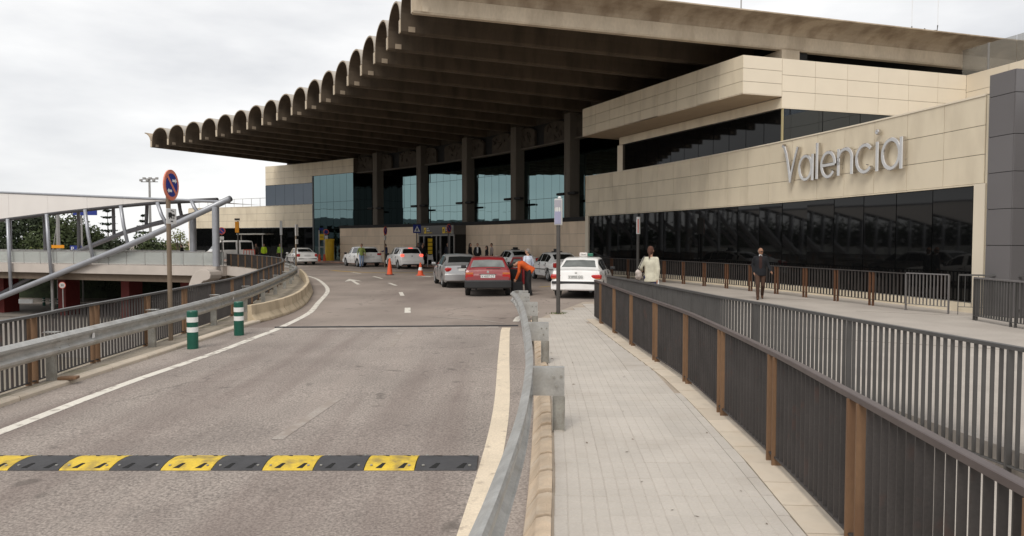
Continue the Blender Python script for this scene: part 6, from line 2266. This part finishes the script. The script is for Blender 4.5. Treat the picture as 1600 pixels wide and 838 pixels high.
for lb, u_, Y_, rz2, tm, lm, hm, kw in (
        ('bystander whose head shows above the braking taxi, left of three', -7.62, 56.5, 160, navy, dk, hr, {}),
        ('bystander whose head shows above the braking taxi, in the middle of three', -7.15, 56.2, 200, dk, dk, cloth('brown_hair', (0.10, 0.05, 0.03)), {}),
        ('bystander whose head shows above the braking taxi, right of three', -6.75, 56.6, 120, navy, dk, hr, {}),
        ('person in long black coat next to the entrance, leftmost of four by the wall', -3.05, 50.9, 250, dk, dk, hr, dict(coat=True, hair='long')),
        ('man in black suit with white shirt front by the stone wall', -2.45, 49.4, 190, dk, dk, hr, dict(coat=True, open_front=cloth('white_shirt', (0.62, 0.62, 0.62)))),
        ('bent dark haired person in black between the suited man and the pale shirt', -1.80, 49.6, 110, dk, dk, hr, dict(coat=True, hair='long', h=1.55)),
        ('man in pale shirt rightmost of four by the stone wall', -1.45, 49.8, 100, cloth('pale_pink_shirt', (0.42, 0.36, 0.34)), dk, cloth('brown_hair', (0.10, 0.05, 0.03)), {}),
        ('dark figure standing in front of the left entrance doors', -7.0, 54.6, 200, dk, dk, hr, dict(coat=True)),
        ('dark figure standing in front of the right entrance doors', -4.35, 54.6, 160, navy, dk, hr, dict(coat=True)),
        ('figure in navy walking out through the middle of the entrance', -5.1, 55.3, 170, navy, dk, hr, {}),
        ('worker in yellow high visibility jacket with blue hem near the sliding doors', -23.8, 66.9, 190, hivis, navy, hr, dict(coat=True)),
        ('worker in green high visibility vest right of the yellow jacket', -22.1, 66.4, 180, hivis_green, cloth('brown_trousers', (0.060, 0.030, 0.018)), hr, {}),
        ('dark clothed person left of the yellow jacket', -24.8, 67.6, 170, cloth('brown_top', (0.07, 0.05, 0.04)), dk, cloth('brown_hair', (0.10, 0.05, 0.03)), {}),
        ('grey haired person in dark red at the left end of the curved railing', -27.6, 66.0, 150, cloth('maroon_top', (0.10, 0.018, 0.018)), dk, cloth('grey_hair', (0.20, 0.18, 0.16)), {}),
        ('person in dark clothes crossing the footbridge', -28.9, 61.0, 90, dk, cloth('teal_trousers', (0.03, 0.06, 0.07)), hr, {})):
    kw = dict(kw)
    hh = kw.pop('h', 1.74)
    zz_ = 0.10 if (hypot(u_ - CX, Y_ - CY) > 75.9) else -0.02
    person(lb, u_, Y_, rad(rz2), zz_, hh, top_mat=tm, leg_mat=lm, hair_mat=hm, voxel=0.03, **kw)
# parked motorcycle and trolleys: red handled luggage cart beyond the bridge
lc = thing('luggage_cart', 'red barred luggage cart parked right of the white van', 'cart', (-24.2, 64.2, -0.02), rad(20))
MB().box((0, 0, 0.35), (1.1, 0.7, 0.08)).build('platform', galv_dull, lc, world=False)
for sx in (-0.5, -0.25, 0.0, 0.25, 0.5):
    MB().tube([(sx, -0.3, 0.4), (sx * 0.9, -0.35, 1.2)], 0.035, 6).build('bar', sign_red, lc, world=False)
MB().tube([(-0.5, -0.35, 1.2), (0.5, -0.35, 1.2)], 0.04, 6).build('handle', sign_red, lc, world=False)
for sx in (-0.4, 0.4):
    for sy in (-0.25, 0.25):
        MB().rings([[(sx + xx, sy + 0.12 * cos(2 * pi * i / 10), 0.12 + 0.12 * sin(2 * pi * i / 10)) for i in range(10)] for xx in (-0.03, 0.03)]).build('wheel', tyre_mat, lc, world=False)
tl = post_sign('traffic_signal', 'dark post with an orange pedestrian signal near the left glass doors', -24.9, 63.4, 0, rad(10), 3.8, 0.07, pole_grey, cat='traffic signal')
MB().box((-0.05, -0.08, 3.25), (0.34, 0.16, 1.0)).build('signal_head', sign_orange, tl, world=False, bevel=0.02)
MB().box((-0.05, 0, 3.95), (0.40, 0.3, 0.18)).build('cap', pole_grey, tl, world=False)
r13 = post_sign('no_parking_sign', 'round no parking sign with white plate left of the orange signal', -26.2, 63.0, 0, rad(10), 3.2, 0.05, pole_grey)
round_sign(r13, 2.9, 0.33, 0, -0.06)
MB().box((0, -0.06, 2.25), (0.36, 0.012, 0.30)).build('plate', sign_white, r13, world=False)
r14 = post_sign('tall_sign_post', 'slim grey post with a white tube-like panel left of the far left white car', -21.5, 65.0, 0, rad(10), 3.6, 0.07, pole_light, cat='sign post')
MB().box((0, -0.05, 3.2), (0.22, 0.16, 1.3)).build('panel', sign_white, r14, world=False)

# ------------------------------------------------------------------ roof furniture
ant = thing('roof_antenna', 'thin forked antenna on the right end of the concrete roof', 'antenna', (*A(89.0, 17.6), 11.4))
x, y = A(89.0, 17.6)
MB().cyl((0, 0), 0.03, 0, 0.75, 8).build('mast', pole_grey, ant, world=False)
MB().tube([(-0.62, 0, 0.85), (-0.60, 0, 0.66), (0, 0, 0.62), (0.60, 0, 0.66), (0.62, 0, 0.90)], 0.025, 6).build('fork', pole_grey, ant, world=False)
for sx in (-0.62, 0.62):
    MB().tube([(sx, 0, 0.85), (sx, 0, 3.0)], 0.012, 6).build('whip', sign_white, ant, world=False)
flp = thing('flag_pole', 'thin white mast with a small red and white flag on the roof', 'flag', (*A(79.5, 17.2), 11.5))
MB().cyl((0, 0), 0.03, 0, 2.6, 8).build('mast', pole_light, flp, world=False)
vs = []
for k in range(7):
    for q in range(2):
        vs.append((0.04 + 0.11 * k, 0.05 * sin(k * 1.2), 2.5 - q * 0.5 - 0.06 * k))
MB().add(vs, [(2 * k, 2 * k + 1, 2 * k + 3, 2 * k + 2) for k in range(6)]).build('flag_cloth', M('flag_red', (0.55, 0.16, 0.14), 0.8, var=0.2, scale=2), flp, world=False)

# ------------------------------------------------------------------ far background: trees, masts, low buildings
def tree(name, label, x, y, z0, H, R, mat, kind='broad', leaves=7500, group='trees beyond the footbridge', lsize=0.26):
    rnd = random.Random(int(abs(x * 31 + y * 17)))
    root = thing(name, label, 'tree', (x, y, z0), rnd.uniform(0, 6), group)
    tb = MB()
    if kind == 'conifer':
        tb.tube([(0, 0, 0), (0.05, 0, H * 0.5), (0, 0, H)], [0.22, 0.13, 0.02], 8)
        tb.build('trunk', bark, root, world=False)
        lf = MB()
        tiers = 9
        for t in range(tiers):
            f = t / (tiers - 1)
            zz = H * (0.30 + 0.70 * f)
            rr_ = R * (1.0 - f) ** 0.8 + 0.15
            for b in range(7):
                a = b * 2 * pi / 7 + t * 0.6
                for q in range(9):
                    d = rr_ * (q + 1) / 9
                    cx, cy, cz = d * cos(a), d * sin(a), zz + 0.22 * d - 0.05 * d * d
                    for _ in range(2):
                        sz = 0.16 + 0.14 * (1 - q / 9)
                        u = Vector((rnd.gauss(0, 1), rnd.gauss(0, 1), rnd.gauss(0, .5))).normalized() * sz
                        v = Vector((rnd.gauss(0, 1), rnd.gauss(0, 1), rnd.gauss(0, .5))).normalized() * sz
                        c = Vector((cx, cy, cz)) + Vector((rnd.gauss(0, .08), rnd.gauss(0, .08), rnd.gauss(0, .06)))
                        lf.add([c - u, c + v * .7, c + u, c - v * .7], [(0, 1, 2, 3)])
        lf.build('crown', mat, root, world=False)
        return root
    tb.tube([(0, 0, 0), (0.1, 0.05, H * 0.25), (0.0, 0.1, H * 0.5)], [0.035 * H, 0.028 * H, 0.018 * H], 8)
    cl = []
    for k in range(8):
        a = k * 2.4 + rnd.uniform(-.4, .4)
        d = R * rnd.uniform(0.35, 0.75)
        e = Vector((d * cos(a), d * sin(a), H * rnd.uniform(0.45, 0.85)))
        tb.tube([(0, 0.06, H * rnd.uniform(0.25, 0.45)), tuple(e * 0.6 + Vector((0, 0, H * 0.12))), tuple(e)], [0.014 * H, 0.009 * H, 0.004 * H], 6)
        cl.append((e, R * rnd.uniform(0.32, 0.5)))
    for k in range(9):
        a, d = rnd.uniform(0, 6.28), R * sqrt(rnd.uniform(0, 1)) * 0.8
        cl.append((Vector((d * cos(a), d * sin(a), H * rnd.uniform(0.38, 0.9 - 0.25 * d / R))), R * rnd.uniform(0.28, 0.48)))
    tb.build('trunk', bark, root, world=False)
    lf = MB()
    for k in range(leaves):
        c, rr_ = cl[k % len(cl)]
        d = Vector((rnd.gauss(0, 1), rnd.gauss(0, 1), rnd.gauss(0, 0.8))).normalized() * rr_ * rnd.uniform(0.55, 1.08)
        p = c + d
        sz = lsize * rnd.uniform(0.5, 1.2)
        nrm = (d.normalized() + Vector((rnd.gauss(0, .6), rnd.gauss(0, .6), rnd.gauss(0, .6)))).normalized()
        u = nrm.orthogonal().normalized()
        u = (u * cos(k) + nrm.cross(u) * sin(k)) * sz
        v = nrm.cross(u).normalized() * sz * 0.6
        lf.add([p - u, p + v, p + u * 0.9, p - v], [(0, 1, 2, 3)])
    lf.build('crown', mat, root, world=False)
    return root


for n_, (x, y, H, R, mt, lb) in enumerate((
        (-78, 98, 11.2, 5.8, leaf_dark, 'broad dark tree at the left picture edge behind the canopy'),
        (-70, 100, 11.6, 5.6, leaf_dark, 'dark round tree behind the second canopy strut'),
        (-63.0, 98, 11.4, 5.2, leaf_mid, 'large tree right of the grey lamp pole, tallest of the group'),
        (-59, 101, 8.8, 3.6, leaf_dark, 'smaller dark tree on the right shoulder of the large tree'),
        (-54, 108, 8.2, 3.8, leaf_mid, 'low rounded tree under the sloping tube'),
        (-49, 112, 7.6, 3.6, leaf_dark, 'low dark tree right of the two conifers'),
        (-44.5, 110, 7.0, 3.2, leaf_mid, 'small tree left of the far flood light mast'))):
    tree('tree', lb, x, y, -5, H, R, mt)
tree('bush', 'bright yellow green bush under the dark trees behind the canopy struts', -61.5, 88, -5, 6.0, 2.8, leaf_light, leaves=3000, lsize=0.18)
tree('bush', 'green bush at the foot of the grey lamp pole', -55.5, 90, -5, 5.6, 2.4, leaf_mid, leaves=2600, lsize=0.18)
tree('conifer', 'tiered conifer standing taller of two against the sky', -69.5, 120, -5, 13.3, 2.6, conifer_leaf, 'conifer')
tree('conifer', 'tiered conifer standing shorter of two against the sky', -64.5, 122, -5, 11.4, 2.4, conifer_leaf, 'conifer')
tree('sapling', 'thin pale green tree beside the round sign pole', -43.5, 92, -5, 9.6, 1.9, leaf_light, leaves=900, lsize=0.15)
tree('sapling', 'slender dark tree at the left corner of the terminal', -44.5, 100, -5, 8.6, 1.5, leaf_mid, leaves=1300, lsize=0.17)
for n_, (x, y, R) in enumerate(((-50.0, 100, 2.6), (-36.0, 92, 2.4))):
    tree('garden_tree', ('round garden tree seen under the bridge, left of the red pillars', 'round garden tree seen under the bridge beside the sign pole')[n_], x, y, -5, 4.6, R, leaf_dark, leaves=2000, lsize=0.19, group='garden trees under the bridge')
hg = MB()
rnd = random.Random(4)
for k in range(9000):
    s_ = rnd.uniform(0, 1)
    p = Vector((-92 + 60 * s_, 88 - 4 * s_ + rnd.gauss(0, .5), -5 + 4.6 * rnd.random() ** 0.5 + rnd.gauss(0, .1)))
    u = Vector((rnd.gauss(0, 1), rnd.gauss(0, 1), rnd.gauss(0, 1))).normalized() * 0.14
    v = Vector((rnd.gauss(0, 1), rnd.gauss(0, 1), rnd.gauss(0, 1))).normalized() * 0.09
    hg.add([p - u, p + v, p + u, p - v], [(0, 1, 2, 3)])
d_ = Vector((60, -4, 0))
hg.box((-62, 86.4, -3.1), (d_.length + 4, 1.0, 3.8), atan2(d_.y, d_.x))
o = hg.build('hedge', leaf_dark)
o['kind'] = 'stuff'
# flood light mast
fm = thing('floodlight_mast', 'distant tall mast topped with a cluster of flood lights', 'floodlight mast', (-57.0, 110, -5))
MB().rings([[(r_ * cos(2 * pi * i / 10), r_ * sin(2 * pi * i / 10), z) for i in range(10)] for r_, z in ((0.26, 0), (0.15, 17.0))]).build('mast', pole_light, fm, world=False)
MB().box((0, 0, 16.3), (2.6, 0.15, 0.12)).build('crossbar', pole_light, fm, world=False)
MB().box((0, 0, 16.8), (1.8, 0.15, 0.10)).build('crossbar', pole_light, fm, world=False)
for k in range(6):
    MB().box((0, 0, 0), (0.42, 0.3, 0.36)).build('flood_light', pole_light, fm, world=False, loc=(-1.25 + 0.5 * k, -0.15, 16.55 + 0.28 * (k % 2)), bevel=0.05)
lp = thing('lamp_pole', 'thick grey pole with an orange direction plate behind the canopy', 'lamp pole', (-52.7, 81, -5))
MB().rings([[(r_ * cos(2 * pi * i / 12), r_ * sin(2 * pi * i / 12), z) for i in range(12)] for r_, z in ((0.24, 0), (0.17, 11))]).build('pole', pole_light, lp, world=False)
MB().box((0.1, -0.25, 6.35), (1.45, 0.06, 0.36)).build('orange_plate', sign_orange, lp, world=False)
MB().tube([(0, 0, 9.5), (-0.8, 0, 5.2)], 0.05, 6).build('stay', pole_light, lp, world=False)
bp_ = post_sign('parking_sign', 'blue parking sign with a white letter at the foot of the grey lamp pole', -50.0, 80, -5, rad(4), 6.3, 0.07, pole_light)
q = MB().box((0, -0.1, 6.1), (1.25, 0.05, 0.75)).build('blue_plate', sign_blue, bp_, world=False)
text('P', 0.72, sign_white, 'lettering', q, (-0.55, -0.13, 5.84), 0, world=False)
MB().box((0.30, -0.13, 6.12), (0.32, 0.01, 0.09)).build('mark', sign_white, q, world=False)
bg2 = thing('road_sign', 'blue overhead direction sign just below the white canopy edge', 'road sign', (-48.9, 80, 4.5))
MB().box((0, 0, 1.0), (2.7, 0.12, 1.1)).build('blue_panel', sign_blue, bg2, world=False)
MB().cyl((-0.55, 0.2), 0.09, -9.5, 1.2, 10).build('pole', pole_light, bg2, world=False)
sp30 = post_sign('speed_sign', 'white round sign with red rim in front of a red bridge pillar', -37.0, 57.3, -5, rad(6), 3.6, 0.04, pole_light)
o = disc(0.27, 0.03).build('sign_disc', sign_red, sp30, world=False, loc=(0, -0.06, 3.35))
disc(0.23, 0.006).build('white_field', sign_grey, o, world=False, loc=(0, -0.032, 0))
text('30', 0.24, ink, 'lettering', o, (0, -0.042, -0.08), 0, world=False, align='CENTER')
gpole = post_sign('street_pole', 'plain grey pole on the lower street in front of the bridge', -41.3, 62.5, -5, 0, 4.0, 0.13, pole_light, cat='pole')
tag(MB().box((-46.5, 66.5, -3.77), (1.35, 0.1, 0.40)).build('direction_board', sign_white), 'long white board with a dot on two legs on the lower street', 'board')
wl0 = MB()
wl0.box((-56, 112, -1.2), (14, 0.4, 7.6))
for k, (x, y, w_, h_, mt, lb) in enumerate(((-52, 132, 16, 9.2, far_ochre, 'low ochre wall building right of the sloping tube'), (-46, 126, 9, 8.0, far_white, 'small white building behind the sign pole'))):
    b = thing('far_building', lb, 'building', (x, y, -5))
    MB().box((0, 0, h_ * .375), (w_, 6, h_ * .75)).build('wall', mt, b, world=False)
    MB().box((0, 0, h_ * .75 + 0.1), (w_ + .4, 6.4, 0.2)).build('roof', far_white, b, world=False)
    for q in range(4):
        MB().box((-w_ * .36 + q * w_ * .24, -3.02, h_ * .6), (w_ * .1, 0.06, 0.9)).build('window', black_glass, b, world=False)
# buildings across the road that show only as reflections in the glass
for (x, y, w_, d_, h_, rz2, lb) in ((-118, 66, 26, 30, 8.0, 0.2, 'grey office block left of the picture mirrored in the tall glass'), (-96, 20, 22, 26, 6.5, -0.1, 'low grey block left of the picture mirrored in the black windows')):
    b = thing('office_block', lb, 'building', (x, y, -5), rz2)
    MB().box((0, 0, h_ / 2 + 2), (w_, d_, h_ + 4)).build('wall', office_grey, b, world=False)
    for q in range(6):
        for f in range(3):
            MB().box((w_ / 2 + 0.03, -d_ / 2 + (q + .5) * d_ / 6, 4.4 + f * 2.6), (0.1, d_ / 9, 1.4)).build('window', black_glass, b, world=False)
for n_, (x, y, H, R) in enumerate(((-86, 84, 11.5, 6), (-95, 92, 12, 6.5), (-82, 72, 11, 6), (-104, 98, 12, 6.5), (-78, 60, 10.5, 5.5), (-70, 44, 10, 5.5), (-62, 26, 11, 5), (-60, 10, 11, 5), (-90, 102, 11.5, 6))):
    tree('roadside_tree', 'roadside tree left of the picture, mirrored in the black ground floor windows', x, y, -5, H, R, leaf_dark, leaves=3200, lsize=0.42, group='trees across the road mirrored in the glass')
